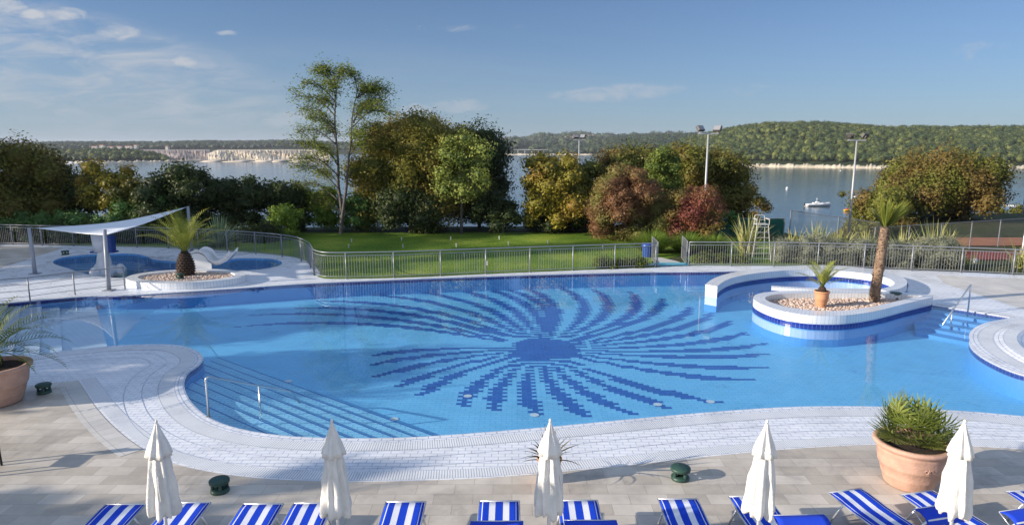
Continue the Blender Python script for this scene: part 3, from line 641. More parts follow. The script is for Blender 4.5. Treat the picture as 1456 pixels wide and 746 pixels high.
mb = MB(); sheet(mb, outer, [pool, kid], 0.0); tag(mb.build('white_tile_deck', M['white']), kind='structure')
mb = MB(); sheet(mb, [Vector((-50, -8, 0)), Vector((50, -8, 0)), Vector((50, 12.5, 0))] + list(reversed(wn)) + [Vector((-50, 12.6, 0))], z=0.0)
tag(mb.build('stone_paving', M['stone']), kind='structure')
# deck edges under the outer rim
mb = MB(); rr_ = [Vector((p.x, p.y, 0)) for p in rim]; strip(mb, rr_, rr_, 0, -.5); tag(mb.build('deck_kerb', M['concrete']), kind='structure')
# overflow gratings and edge strips
def ribbon(name, line, d0, d1, mat, z=.004):
    mb = MB(); strip(mb, offset(line, d0, False), offset(line, d1, False), z, z); tag(mb.build(name, M[mat]), kind='structure')
if True:
    nl = [Vector((p.x, p.y, 0)) for p in nearl][3:]          # runs right to left; deck lies on its left side
    s = 1 if True else -1
    ribbon('pool_edge_tiles', nl, -.02, -.20, 'gutter', .004)
    ribbon('overflow_grating', nl, -.20, -.56, 'grate', .005)
    for q, (a, b) in enumerate([(-.86, -.875), (-1.22, -1.235)]): ribbon('grout_line', nl, a, b, 'gutter', .0045)
    wl = wn[3:-1]
    ribbon('edge_grating', wl, -.34, -.04, 'grate', .004)
    ribbon('slab_edging', [wn[1], wn[2], wn[3]] + wn[4:16], .02, .42, 'paleStone', .004)
    fl = [Vector((p.x, p.y, 0)) for p in far_l]
    ribbon('far_pool_edge_tiles', fl, -.30, -.0, 'grate', .004)
    kk = kid; ribbon('paddling_pool_edge', close([Vector((p.x, p.y, 0)) for p in kk]), .0, .28, 'grate', .004)
mb = MB(); sheet(mb, P2([(-300, 392), (-300, 354), (0, 350), (77, 351.5), (90, 352.5), (0, 381)]), z=.006); tag(mb.build('left_paving', M['stone']), kind='structure')
mb = MB(); sheet(mb, P2([(1330, 391), (1456, 396), (1640, 404), (1640, 470), (1456, 440), (1395, 420), (1345, 404)]), z=.006); tag(mb.build('right_paving', M['paleStone']), kind='structure')
ribbon('step_edge_grating', [G(1330, 432.5), G(1380, 440), G(1436, 450), G(1540, 470)], -.30, -.02, 'grate', .008)

# basin: walls, navy waterline band, floor, beach, mosaic
WZ = -.022; FZ = -.64
def walls(name, loop, zt, zb, mat, off=0.0):
    l = close(offset(loop, off) if off else loop); mb = MB(); strip(mb, l, l, zt, zb); return tag(mb.build(name, M[mat]), kind='structure')
walls('pool_rim', pool, 0, -.018, 'grate'); walls('waterline_band', pool, -.018, -.15, 'band'); walls('pool_wall', pool, -.15, FZ - .05, 'foot')
mb = MB(); sheet(mb, offset(pool, .02), z=FZ); tag(mb.build('pool_floor', M['floor']), kind='structure')
def clip(poly, p, n):        # keep the side where (q-p).n >= 0
    out = []
    for i in range(len(poly)):
        a, b = poly[i], poly[(i + 1) % len(poly)]; da = (a.x - p[0]) * n[0] + (a.y - p[1]) * n[1]; db = (b.x - p[0]) * n[0] + (b.y - p[1]) * n[1]
        if da >= 0: out.append(a)
        if (da >= 0) != (db >= 0): t = da / (da - db); out.append(a + (b - a) * t)
    return out
# stairs at the left front corner: eight treads rising to the shore
zc = -.4
s0 = G(288, 510, -.5); s1 = G(604, 622, -.2); s1 = G(604, 622, 0); s0 = G(289, 506, 0)
i0 = min(range(len(nearl)), key=lambda i: (nearl[i].xy - s0.xy).length); i1 = min(range(len(nearl)), key=lambda i: (nearl[i].xy - s1.xy).length)
corner = [Vector((p.x, p.y, 0)) for p in nearl[min(i0, i1):max(i0, i1) + 1]]
dl = (Vector(s1.xy) - Vector(s0.xy)); nn_ = Vector((-dl.y, dl.x)).normalized()
if (Vector(corner[len(corner) // 2].xy) - Vector(s0.xy)).dot(nn_) < 0: nn_ = -nn_
tread = .36; ns = 10; s0 = s0 - Vector((nn_.x, nn_.y, 0)) * 1.05; lcorner = clip(clip(pool, (s0.x, s0.y), nn_), (-8.55, 0), (1, 0)); mbt = MB(); mbn = MB()
for k in range(ns):
    poly = clip(lcorner, (s0.x + nn_.x * tread * k, s0.y + nn_.y * tread * k), nn_)
    if len(poly) < 3: break
    z = -.55 + k * .44 / (ns - 1)
    try: sheet(mbt, poly, z=z)
    except Exception: continue
    # riser and navy nosing along the clip line
    on = sorted([p for p in poly if abs((p.x - s0.x - nn_.x * tread * k) * nn_.x + (p.y - s0.y - nn_.y * tread * k) * nn_.y) < 1e-4], key=lambda p: p.x)
    if len(on) >= 2:
        a, b = on[0], on[-1]; n3 = Vector((nn_.x, nn_.y, 0))
        strip(mbt, [a, b], [a, b], z, z - .13); mbn.poly([a + Vector((0, 0, z + .004)), b + Vector((0, 0, z + .004)), b + n3 * .03 + Vector((0, 0, z + .004)), a + n3 * .03 + Vector((0, 0, z + .004))], [(0, 0), (1, 0), (1, .1), (0, .1)])
M['stepblue'] = tiles('stair_tiles', (.30, .66, .90), (.34, .70, .92), (.16, .44, .74), .245, .122, .010, rough=.4, bump=0)
tag(mbt.build('corner_steps', M['stepblue']), kind='structure'); tag(mbn.build('step_nosing', M['mosaic']), kind='structure')
# right entry steps by the handrail
mbt = MB()
for k in range(5):
    a = [G(1296, 432), G(1330, 435), G(1380, 443), G(1436, 452)]; d = -.42 * (k + 1); b = offset(a, -d * 1.0, False); a2 = offset(a, -(d + .42), False)
    z = -.12 - .10 * k; mbt.poly([(p.x, p.y, z) for p in a2] + [(p.x, p.y, z) for p in reversed(b)], [(p.x, p.y) for p in a2] + [(p.x, p.y) for p in reversed(b)])
    strip(mbt, b, b, z, z - .13)
tag(mbt.build('entry_steps', M['foot']), kind='structure')
# shallow beach at the left with broad low steps running away from the viewer
bx = [-60, -20.8, -19.6, -18.0, -16.4]; mbt = MB()
xs = [G(0, 470).x, G(22, 470).x, G(56, 470).x, G(86, 470).x, G(150, 470).x]
prevx = -80
pl = pool
for k in range(5):
    z = -.08 - .08 * k
    # each terrace: the part of the pool left of a slanting line
    x0 = xs[k]; poly = clip(pl, (x0, 19.5), (-1, -.68))
    if k: poly = clip(poly, (xs[k - 1], 19.5), (1, .68))
    try: sheet(mbt, poly, z=z)
    except Exception: pass
    on = sorted([p for p in poly if abs((p.x - x0) * -1 + (p.y - 19.5) * -.68) < 1e-3], key=lambda p: p.y)
    if len(on) >= 2: strip(mbt, [on[0], on[-1]], [on[0], on[-1]], z, z - .09)
tag(mbt.build('beach_steps', M['beach']), kind='structure'); mbt = MB()
on2 = clip(clip(pl, (xs[4], 19.5), (1, .68)), (xs[4] + 3.2, 19.5), (-1, -.68))
# sloping floor from the last terrace down to the basin
try:
    base = len(mbt.v); sheet(mbt, on2, z=0)
    for i in range(base, len(mbt.v)):
        x, y, _ = mbt.v[i]; t = ((x - xs[4]) + .68 * (y - 19.5)) / 3.2; mbt.v[i] = (x, y, -.48 + (FZ + .012 + .48) * t)
except Exception: pass
tag(mbt.build('beach_slope', M['floor']), kind='structure')
# mosaic sun
def mosaic():
    c = G(773, 496, FZ); arms = []
    tips = [(15, 170), (0, 200), (155, 150), (215, 130), (330, 112), (430, 99), (540, 93), (630, 89), (705, 93), (785, 97), (870, 93), (960, 97), (1060, 104), (1150, 122), (1230, 145), (1290, 160), (1340, 185), (1395, 212), (1435, 245), (1450, 272), (1428, 310), (1395, 345), (1300, 405), (1195, 425),
            (1070, 438), (955, 447), (820, 443), (700, 433), (610, 418), (490, 390), (430, 365), (370, 338), (360, 305), (355, 280)]
    for x, y in tips:
        t = G(340 + x / 1.916, 360 + y / 1.916, FZ); d = t - c; arms.append((math.atan2(d.y, d.x), d.length))
    arms.sort(); mb = MB(); bw, rh = .245, .122; seen = set()
    curves = []
    for a, r in arms:
        hook = R(15) if r < 7.2 else R(17) if r < 9 else R(21)
        n = int(r / .05); pts = []
        for i in range(n):
            rho = i / (n - 1); s = max(0, (rho - .35) / .65) ** 1.8; ang = a - hook + hook * s + R(5) * math.sin(rho * math.pi); pts.append((rho, c.x + math.cos(ang) * r * rho, c.y + math.sin(ang) * r * rho))
        curves.append((r, pts))
    for r, pts in curves:
        for rho, x, y in pts:
            if rho * r < .6: continue
            wd = (.040 + .115 * min(1, max(0, (rho * r - 1.2) / 3.2)) ** 1.2) * (1 if rho < .86 else max(.15, (1.04 - rho) / .18))
            j0 = int(math.floor((y - wd) / rh)); j1 = int(math.floor((y + wd) / rh))
            for j in range(j0, j1 + 1):
                of = .5 * bw * (j % 2)
                for i in range(int(math.floor((x - wd * .8 - of) / bw)), int(math.floor((x + wd * .8 - of) / bw)) + 1):
                    cx, cy = i * bw + of + bw / 2, (j + .5) * rh
                    if math.hypot((cx - x) * .8, cy - y) < wd + .012: seen.add((i, j))
    for j in range(int((c.y - 1.3) / rh), int((c.y + 1.3) / rh)):
        for i in range(int((c.x - 1.3) / bw), int((c.x + 1.3) / bw)):
            cx, cy = i * bw + .5 * bw * (j % 2) + bw / 2, (j + .5) * rh
            q = abs(cx - c.x) / .92, abs(cy - c.y) / 1.0
            if q[0] ** 4 + q[1] ** 4 < 1: seen.add((i, j))
    for i, j in seen:
        x = i * bw + .5 * bw * (j % 2); y = j * rh; z = FZ + .004
        mb.poly([(x, y, z), (x + bw, y, z), (x + bw, y + rh, z), (x, y + rh, z)], [(x, y), (x + bw, y), (x + bw, y + rh), (x, y + rh)])
    for (px, py) in [(665, 563), (935, 575), (1010, 571), (410, 542), (760, 590), (560, 596)]:
        p = G(px, py, FZ); mb2_ = [(p.x + .11 * math.cos(k * .785), p.y + .11 * math.sin(k * .785), FZ + .012) for k in range(8)]; drains.poly(mb2_)
    return mb.build('pool_mosaic', M['mosaic'])
drains = MB(); tag(mosaic(), kind='structure'); tag(drains.build('floor_inlets', M['whitep']), kind='structure')
def waterbody(name, loop, z, zb, mat, off):
    l = offset(loop, off); mb = MB(); sheet(mb, l, z=z); nb = MB()
    sheet(nb, l, z=zb); b = len(mb.v); mb.v += nb.v; mb.f += [tuple(reversed([i + b for i in f])) for f in nb.f]; mb.uv = {}
    n = len(l)
    for i in range(n): mb.face((i, b + i, b + (i + 1) % n, (i + 1) % n))
    return tag(mb.build(name, M[mat]), kind='structure')
waterbody('pool_water', pool, WZ, FZ - .15, 'pool_water', .06)
walls('paddling_pool_wall', kid, 0, -.40, 'poolwall')
mb = MB(); sheet(mb, offset(kid, .02), z=-.38); M['kfloor'] = tiles('paddling_pool_tiles', (.10, .27, .58), (.13, .31, .62), (.4, .5, .7), .245, .245, .012, rough=.4, off=0, bump=0); tag(mb.build('paddling_pool_floor', M['kfloor']), kind='structure')
waterbody('paddling_pool_water', kid, -.05, -.5, 'pool_water', .06)

# lawn, path, courts (each a sheet a little above the ground)
fbl = [Vector((p.x, p.y, 0)) for p in fb]
lawn = [fa[-1]] + fbl + [G(932, 379), G(926, 372), Vector((9.5, 34.5, 0)), G(1000, 352), Vector((13.5, 42.3, 0)), Vector((0, 42.8, 0)), Vector((-14, 42.5, 0)), Vector((-23, 41, 0)), Vector((-26, 37.6, 0))] + [Vector((p.x, p.y, 0)) for p in fa[26:-1:2]]
lv = [Vector((p.x, p.y, 0)) for p in lawn]
mb = MB(); sheet(mb, lv, z=-.006); tag(mb.build('lawn', M['lawn']), kind='structure')
lawn2 = P2([(979, 377), (972, 372), (978, 366), (1000, 353)]) + [Vector((13.5, 40.5, 0)), Vector((16.6, 38, 0)), Vector((16.6, 32, 0)), G(1150, 379)]
mb = MB(); sheet(mb, lawn2, z=-.008); tag(mb.build('shrub_lawn', M['lawn']), kind='structure')
mb = MB(); sheet(mb, P2([(930, 379), (982, 378), (962, 371), (940, 366), (928, 366), (936, 371)]), z=.002); tag(mb.build('gate_path', M['concrete']), kind='structure')
mb = MB(); sheet(mb, P2([(921, 377.5), (979, 377.5), (979, 373), (930, 373)], .03), z=.03); M['mat'] = plain('turquoise_mat', (.12, .38, .48), rough=.9); tag(mb.build('foot_bath', M['mat']), kind='structure')
def rect(name, x0, x1, y0, y1, z, mat):
    mb = MB(); mb.poly([(x0, y0, z), (x1, y0, z), (x1, y1, z), (x0, y1, z)], [(x0, y0), (x1, y0), (x1, y1), (x0, y1)]); tag(mb.build(name, M[mat]), kind='structure')
rect('side_grass', 20, 60, 30.5, 36, -.985, 'lawn'); rect('red_court', 23, 60, 38, 41.2, -.98, 'court'); rect('clay_court', 29, 80, 43.5, 47.5, -.98, 'clay')
#PART3
# ------------------------------------------------------------------ raised rings and planters
def wall_ring(name, mb_top, outer, inner, zt, zb, parent, origin, band=True, closed=True, mat='wallw', capm='wallw', zin=None):
    o_ = [Vector((p[0], p[1], 0)) for p in outer]; i_ = [Vector((p[0], p[1], 0)) for p in inner]
    mb = MB(); O = close(o_) if closed else o_; I = close(i_) if closed else i_
    strip(mb, O, I, zt, zt)
    lo = .085 if band else zb
    strip(mb, O, O, zt, lo); strip(mb, I, I, zt, lo if band else (zin if zin is not None else zb))
    if not closed:
        for a, b in ((O[0], I[0]), (O[-1], I[-1])): strip(mb, [a, b], [a, b], zt, zb)
    w_ = mb.build('wall', M[mat], parent, origin=origin)
    if band:
        mb = MB(); strip(mb, O, O, lo, zb); strip(mb, I, I, lo, zb); mb.build('tile_band', M['band'], parent, origin=origin)
        mb = MB(); strip(mb, O, O, zb, FZ); strip(mb, I, I, zb, FZ)
        if not closed:
            for a, b in ((O[0], I[0]), (O[-1], I[-1])): strip(mb, [a, b], [a, b], zb, FZ)
        mb.uv = mb.uv; mb.build('footing', M['foot'], parent, origin=origin)
    return w_
# back ring round the whirlpool: an open arc
ZT = .36
outp = [(1003, 404), (1012, 397), (1032, 389.5), (1060, 384), (1090, 380.5), (1120, 378), (1155, 377), (1195, 378), (1232, 381), (1262, 386), (1284, 394), (1290, 402), (1282, 409), (1262, 414)]
inp = [(1020, 407), (1030, 399.5), (1046, 393.5), (1070, 389), (1096, 386), (1122, 384.2), (1155, 383.5), (1190, 384.5), (1222, 387.5), (1248, 391.5), (1266, 397), (1272, 402.5), (1266, 407), (1250, 411)]
oo = smooth_loop(P2(outp, ZT), 4, False); io = smooth_loop(P2(inp, ZT), 4, False); org = oo[0].copy(); org.z = 0
t = thing('ring_wall', 'low white tiled ring wall curving round the whirlpool behind the palm planter', 'pool wall', org)
wall_ring('ring', None, oo, io, ZT, -.09, t, org, closed=False)
sp = smooth_loop(P2([(1097, 407), (1120, 408.5), (1150, 410), (1200, 411), (1250, 411.5)], ZT - .12), 3, False); si = offset(sp, -.28, False)
wall_ring('bench', None, sp, si, ZT - .14, -.09, t, org, closed=False)
# front teardrop planter
op = [(1327, 421), (1308, 426.5), (1289, 431), (1270, 436), (1252, 440.5), (1228, 445), (1203, 448), (1178, 448.8), (1150, 447.8), (1125, 444.5), (1104, 440), (1086, 433.5), (1074, 427), (1071, 421.5), (1078, 417.3), (1092, 415), (1111, 413.6), (1150, 413), (1200, 413), (1250, 413.5), (1292, 416)]
ip = [(1312, 420.5), (1298, 423), (1284, 426), (1266, 430), (1247, 434), (1226, 438), (1202, 441), (1178, 441.8), (1152, 440.8), (1130, 437.8), (1112, 434.3), (1098, 430), (1090, 426.5), (1088, 423), (1093, 420.3), (1104, 418.3), (1120, 417.3), (1150, 416.6), (1200, 416.6), (1245, 417), (1290, 418.7)]
oo = smooth_loop(P2(op, ZT), 3); io = smooth_loop(P2(ip, ZT), 3); ctr = G(1190, 430, ZT); ctr.z = 0
t = thing('palm_planter', 'white tiled teardrop planter with navy waterline band and gravel at the right of the pool', 'planter', ctr)
wall_ring('planter', None, oo, io, ZT, -.09, t, ctr)
mb = MB(); sheet(mb, [p - ctr for p in io], z=.17); g_ = mb.build('gravel', M['gravel'], t)
def pebbles(loop, z, n, parent, org_, seed=1):
    g = random.Random(seed); xs_ = [p.x for p in loop]; ys_ = [p.y for p in loop]; iv, it = ico(1); VV = []; T = []; va = []; o = 0
    def inside(x, y):
        c = False
        for i in range(len(loop)):
            a, b = loop[i], loop[i - 1]
            if (a.y > y) != (b.y > y) and x < (b.x - a.x) * (y - a.y) / (b.y - a.y) + a.x: c = not c
        return c
    k = 0
    while k < n:
        x, y = g.uniform(min(xs_), max(xs_)), g.uniform(min(ys_), max(ys_))
        if not inside(x, y): continue
        r = g.uniform(.025, .055); vv = iv * [r * g.uniform(.8, 1.3), r, r * .6] + [x - org_.x, y - org_.y, z]; VV.append(vv); T.append(it + o); o += len(iv); va.append(np.full(len(it), g.random())); k += 1
    return np_mesh('pebbles', np.concatenate(VV), np.zeros((0, 4), int), np.concatenate(T), np.concatenate(va), L['pebble'], parent)
L['pebble'] = leafmat('pebble_stone', [(.34, .24, .19), (.5, .39, .33), (.66, .57, .5)], trans=0, rough=.9)
pb = pebbles(io, .175, 1500, t, ctr); pb['kind'] = 'stuff'
# left round planter with the pineapple palm
a = G(263, 380.5, .33); b = G(263, 400.5, .33); cx = (G(181, 391, .33).x + G(345, 391, .33).x) / 2; cyy = (a.y + b.y) / 2; rx = (G(345, 391, .33).x - G(181, 391, .33).x) / 2; ryy = (a.y - b.y) / 2
oo = [Vector((cx + rx * math.cos(k * math.pi / 24), cyy + ryy * math.sin(k * math.pi / 24), 0)) for k in range(48)]
io = [Vector((cx + (rx - .42) * math.cos(k * math.pi / 24), cyy + (ryy - .42) * math.sin(k * math.pi / 24), 0)) for k in range(48)]
ctr = Vector((cx, cyy, 0)); t = thing('round_planter', 'oval white tiled planter with pinkish gravel by the paddling pool', 'planter', ctr)
wall_ring('planter', None, oo, io, .28, 0, t, ctr, band=False, zin=.1)
mb = MB(); sheet(mb, [p - ctr for p in io], z=.2); mb.build('gravel', M['gravel'], t)
pb = pebbles(io, .205, 900, t, ctr, 2); pb['kind'] = 'stuff'

# round terrace at the right edge of the pool
circle = [Vector((p.x, p.y, 0)) for p in circ]
A_, B_, C_ = circle[0], circle[len(circle) // 2 - 4], circle[-8]
d_ = 2 * (A_.x * (B_.y - C_.y) + B_.x * (C_.y - A_.y) + C_.x * (A_.y - B_.y))
ux = ((A_.length_squared) * (B_.y - C_.y) + B_.length_squared * (C_.y - A_.y) + C_.length_squared * (A_.y - B_.y)) / d_
uy = ((A_.length_squared) * (C_.x - B_.x) + B_.length_squared * (A_.x - C_.x) + C_.length_squared * (B_.x - A_.x)) / d_
cc = Vector((ux, uy, 0)); Rc = (A_ - cc).length
def arc(r, a0=R(85), a1=R(275), n=40): return [Vector((cc.x + r * math.cos(a0 + (a1 - a0) * k / n), cc.y + r * math.sin(a0 + (a1 - a0) * k / n), 0)) for k in range(n + 1)]
def ring(name, r0, r1, z0, z1, mat):
    mb = MB(); strip(mb, arc(r0), arc(r1), z0, z1); tag(mb.build(name, M[mat]), kind='structure')
ring('terrace_edge', Rc - .02, Rc - .26, .006, .02, 'gutter'); ring('terrace_grating', Rc - .26, Rc - .62, .02, .03, 'grate'); ring('terrace_ring', Rc - .62, Rc - .85, .03, .09, 'gutter')
ring('terrace_ring', Rc - .85, Rc - 1.15, .09, .10, 'grate'); ring('terrace_ring', Rc - 1.15, Rc - 1.35, .10, .02, 'gutter'); ring('terrace_floor', Rc - 1.35, .01, .018, .018, 'white')
for (px, py, a, b) in [(1450, 481, .55, .28), (1440, 491, .16, .05)]:
    p = G(px, py); mb = MB(); sheet(mb, [Vector((p.x + a * math.cos(k * .628), p.y + b * math.sin(k * .628), 0)) for k in range(10)], z=.024); tag(mb.build('navy_inlay', M['mosaic']), kind='structure')

# ------------------------------------------------------------------ fences and rails
def resample(line, step):
    line = [Vector((p[0], p[1], 0)) for p in line]; acc = [0]
    for a, b in zip(line, line[1:]): acc.append(acc[-1] + (b - a).length)
    n = max(1, round(acc[-1] / step)); out = []
    for k in range(n + 1):
        s = acc[-1] * k / n; i = min(max(j for j in range(len(acc)) if acc[j] <= s + 1e-9), len(line) - 2)
        out.append(line[i].lerp(line[i + 1], (s - acc[i]) / max(1e-9, acc[i + 1] - acc[i])))
    return out
def fence(label, line, h=1.12, step=1.95, name='metal_fence', end_double=False):
    P_ = resample(line, step); fine = resample(line, .11); org = P_[0].copy(); t = thing(name, label, 'fence', org)
    up = Vector((0, 0, 1)); rel = [p - org for p in fine]
    for nm, z, r in (('top_rail', h, .026), ('upper_rail', h - .13, .016), ('bottom_rail', .10, .016)):
        mb = MB(); mb.tube([p + up * z for p in rel[::3] + [rel[-1]]], r, 6); mb.build(nm, M['fence'], t, smooth=True)
    for p in P_:
        mb = MB(); q = p - org; mb.tube([q + up * (-.05), q + up * h], .028, 8); mb.tube([q, q + up * .015], .06, 10); mb.build('post', M['fence'], t, smooth=True)
    per = max(1, round(step / .11)); k = 0
    while k < len(rel) - 1:
        mb = MB()
        for q in rel[k + 1:k + per]: mb.tube([q + up * .10, q + up * (h - .13)], .0085, 5, cap=False)
        if mb.f: mb.build('baluster_panel', M['fence'], t)
        k += per
    return t
fence('curved pale metal fence behind the paddling pool, darkest stretch on the left', fa)
fence('long straight metal fence between the pool and the lawn', fb)
fence('metal fence on the right in front of the grey green shrubs and court', fc)
def gate(label, px, py, dx, dy):
    p = G(px, py); e = G(px + dx, py + dy); t = thing('gate', label, 'gate', p); q = e - p; up = Vector((0, 0, 1))
    mb = MB(); mb.tube([(0, 0, .08), (0, 0, 1.15), q + up * 1.15, q + up * .08, (0, 0, .08)], .022, 6); mb.build('gate_frame', M['fence'], t)
    mb = MB(); [mb.tube([q * (k / 9) + up * .08, q * (k / 9) + up * 1.15], .008, 5) for k in range(1, 9)]; mb.build('baluster_panel', M['fence'], t)
gate('open gate leaf at the end of the long straight fence', 934.5, 379.5, -8, -10)
gate('open gate leaf at the start of the right hand fence', 976, 377.5, -7, -9)
# stainless rail at the far left over the beach
line = [G(-200, 448), G(-60, 437), G(43, 428), G(107, 419), G(178, 411)]; org = line[2].copy(); t = thing('wire_railing', 'low stainless railing with four bars at the left edge of the pool', 'railing', org)
lp = resample(line[:5], .5)
for k, z in enumerate((.86, .62, .40, .18)):
    mb = MB(); mb.tube([p - org + Vector((0, 0, z)) for p in lp], .024 if k == 0 else .010, 6); mb.build('rail', M['fence'], t, smooth=True)
for p in line: mb = MB(); mb.tube([p - org, p - org + Vector((0, 0, .88))], .024, 8); mb.build('post', M['fence'], t, smooth=True)
# stainless handrails
def bent(pts, rad=.12, n=6):
    out = [Vector(pts[0])]
    for i in range(1, len(pts) - 1):
        a, b, c = Vector(pts[i - 1]), Vector(pts[i]), Vector(pts[i + 1]); u = (a - b).normalized(); v = (c - b).normalized(); s, e = b + u * rad, b + v * rad
        for k in range(n + 1): q = k / n; out.append(s * (1 - q) ** 2 + b * 2 * q * (1 - q) + e * q * q)
    return out + [Vector(pts[-1])]
b1 = G(297, 593); t1 = VH(293, 531, b1.y); t = thing('handrail', 'bent stainless handrail leading down the corner steps at the left front of the pool', 'handrail', b1)
e1 = G(413, 556, -.02)
mb = MB(); mb.tube(bent([(0, 0, 0), (0, 0, .88), e1 - b1, (e1 - b1) * 1.12 + Vector((0, 0, -.35))], .10), .024, 10); mb.build('rail', M['steel'], t, smooth=True)
fr_ = .60; top = Vector((0, 0, .88)).lerp(e1 - b1, fr_); mb = MB(); mb.tube([top, (top.x, top.y, -.7)], .022, 8); mb.build('post', M['steel'], t, smooth=True)
mb = MB(); mb.tube([(0, 0, 0), (0, 0, .02)], .05, 12); mb.build('foot_plate', M['steel'], t)
bq = G(1376, 444); t = thing('handrail', 'slanting stainless handrail by the entry steps at the right edge of the pool', 'handrail', bq)
hq = VH(1380, 404, bq.y).z; e2 = G(1342, 455, -.02) - bq
mb = MB(); mb.tube(bent([(0, 0, -.2), (0, 0, hq), e2 + Vector((-.06, -.05, -.15))], .07), .024, 10); mb.build('rail', M['steel'], t, smooth=True)
mb = MB(); q = Vector((0, 0, hq)).lerp(e2, .68); mb.tube([q, (q.x, q.y, -.6)], .022, 8); mb.build('post', M['steel'], t, smooth=True)

# ------------------------------------------------------------------ sail shade
ctr = G(105, 400); sail = thing('sail_shade', 'white triangular sail shade stretched on three leaning poles over the left deck', 'sail shade', ctr)
c1b = G(50, 389.5); c1 = VH(41, 323, c1b.y + .15); c2b = G(155, 413); c2 = VH(148.5, 326, c2b.y + .25); c3b = G(273, 357); c3 = VH(267, 293.5, c3b.y - .1)
for b_, t_ in ((c1b, c1), (c2b, c2), (c3b, c3)):
    mb = MB(); mb.tube([b_ - ctr, t_ - ctr], [.085, .07], 12); o = mb.build('pole', M['pole_grey'], sail, smooth=True)
    mb = MB(); mb.box(b_ - ctr + Vector((0, 0, .02)), (.36, .36, .03)); mb.build('base_plate', M['pole_grey'], sail)
s1_, s2_, s3_ = c1 + Vector((.3, 0, -.03)), c2 + Vector((.0, .1, -.22)), c3 + Vector((-.05, 0, -.02)); n = 18; mb = MB(); idx = {}
for i in range(n + 1):
    for j in range(n + 1 - i):
        a, b, c = i / n, j / n, 1 - (i + j) / n; p = s1_ * a + s2_ * b + s3_ * c; cen = (s1_ + s2_ + s3_) / 3
        edge = 4 * max(a * b * (1 - c) ** 2 if c < .5 else 0, 0)
        pull = .22 * (4 * a * b * (1 - c) + 4 * b * c * (1 - a) + 4 * a * c * (1 - b)) * (1 - 2.2 * min(a, b, c))
        p = p.lerp(cen, max(0, pull)); p.z -= .9 * (a * b + b * c + a * c) * .8; idx[i, j] = mb.vert(p - ctr)
for i in range(n):
    for j in range(n - i):
        mb.face((idx[i, j], idx[i + 1, j], idx[i, j + 1]))
        if i + j < n - 1: mb.face((idx[i + 1, j], idx[i + 1, j + 1], idx[i, j + 1]))
o = mb.build('sail', M['sail'], sail, smooth=True); m = o.modifiers.new('thickness', 'SOLIDIFY'); m.thickness = .012

# ------------------------------------------------------------------ paddling pool toys
p0 = G(149, 383, -.05); Y0 = p0.y; t = thing('water_toy', 'white and blue tipping bucket water toy standing in the paddling pool', 'water toy', p0)
def z_at(py): return VH(149, py, Y0).z
mb = MB(); mb.lathe([(.0, -.3), (.52, -.3), (.55, .05), (.42, .16), (.32, .18), (.28, .5), (.22, .8), (.18, 1.2), (.22, z_at(352)), (0, z_at(352))], n=20); mb.build('pedestal', M['whitep'], t, smooth=True)
zb_ = z_at(356)
mb = MB(); mb.lathe([(0, zb_), (.27, zb_), (.33, zb_ + .8), (.29, zb_ + .8), (.24, zb_ + .1), (0, zb_ + .1)], (-.1, 0, 0), n=24); mb.build('bucket', M['whitep'], t, smooth=True)
mb = MB(); mb.box((.36, .1, zb_ + .35), (.20, .36, .75)); mb.box((.0, .1, zb_ - .02), (1.1, .4, .08)); mb.build('bucket_bracket', M['bluep'], t, bevel=.02)
for k in range(3):
    a = k * 2.1 + .4; mb = MB(); mb.lathe([(.0, -.3), (.26, -.3), (.24, .12), (.12, .3), (0, .34)], (math.cos(a) * .62, math.sin(a) * .62, -.1), n=14); mb.build('spout', M['whitep'], t, smooth=True)
s0_ = G(290, 384); t = thing('pool_slide', 'white wave shaped slide ending in the paddling pool behind the oval planter', 'slide', s0_); Ys = s0_.y
prof = [(270, 372), (277, 362), (286, 357.5), (296, 361), (304, 370), (312, 373), (322, 369), (332, 358.5)]
cl = smooth_loop([VH(x, y, Ys) - s0_ for x, y in prof], 5, False); mb = MB()
for a, b in zip(cl, cl[1:]):
    for (y0, y1, z0, z1) in ((-.45, -.32, .16, .0), (-.32, .32, 0, 0), (.32, .45, 0, .16)):
        mb.poly([(a.x, y0, a.z + z0), (b.x, y0, b.z + z0), (b.x, y1, b.z + z1), (a.x, y1, a.z + z1)])
o = mb.build('chute', M['whitep'], t, smooth=True); m = o.modifiers.new('thickness', 'SOLIDIFY'); m.thickness = .06
mb = MB()
for a, b in zip(cl[:22], cl[1:23]): mb.poly([(a.x, -.46, -.4), (b.x, -.46, -.4), (b.x, -.46, b.z), (a.x, -.46, a.z)])
mb.build('side_panel', M['whitep'], t)

# ------------------------------------------------------------------ green deck lights
def decklight(px, py, label, s=1.0, z=0.0):
    p = G(px, py, z); t = thing('deck_light', label, 'deck light', p, 0, 'low green deck lights')
    mb = MB(); mb.lathe([(0, 0), (.15 * s, 0), (.155 * s, .02), (.15 * s, .05), (.12 * s, .065), (0, .065)], n=24); mb.build('base', M['lampgreen'], t, smooth=True)
    for k in range(4):
        a = k * math.pi / 2 + .5; mb = MB(); mb.tube([(.115 * s * math.cos(a), .115 * s * math.sin(a), .05), (.115 * s * math.cos(a), .115 * s * math.sin(a), .17)], .028 * s, 8); mb.build('pillar', M['lampgreen'], t)
    mb = MB(); mb.lathe([(0, .05), (.045 * s, .05), (.045 * s, .15), (0, .15)], n=12); mb.build('lamp_core', M['black'], t)
    mb = MB(); mb.lathe([(0, .145), (.15 * s, .150), (.165 * s, .158), (.168 * s, .198), (.155 * s, .212), (0, .218)], n=28); mb.build('cap', M['lampgreen'], t, smooth=True)
decklight(313, 698, 'green mushroom deck light on the stone paving between the two leftmost closed parasols', .95)
decklight(967, 680, 'green mushroom deck light on the paving left of the fourth parasol')
decklight(63, 558, 'green mushroom deck light beside the left terracotta pot', .95)
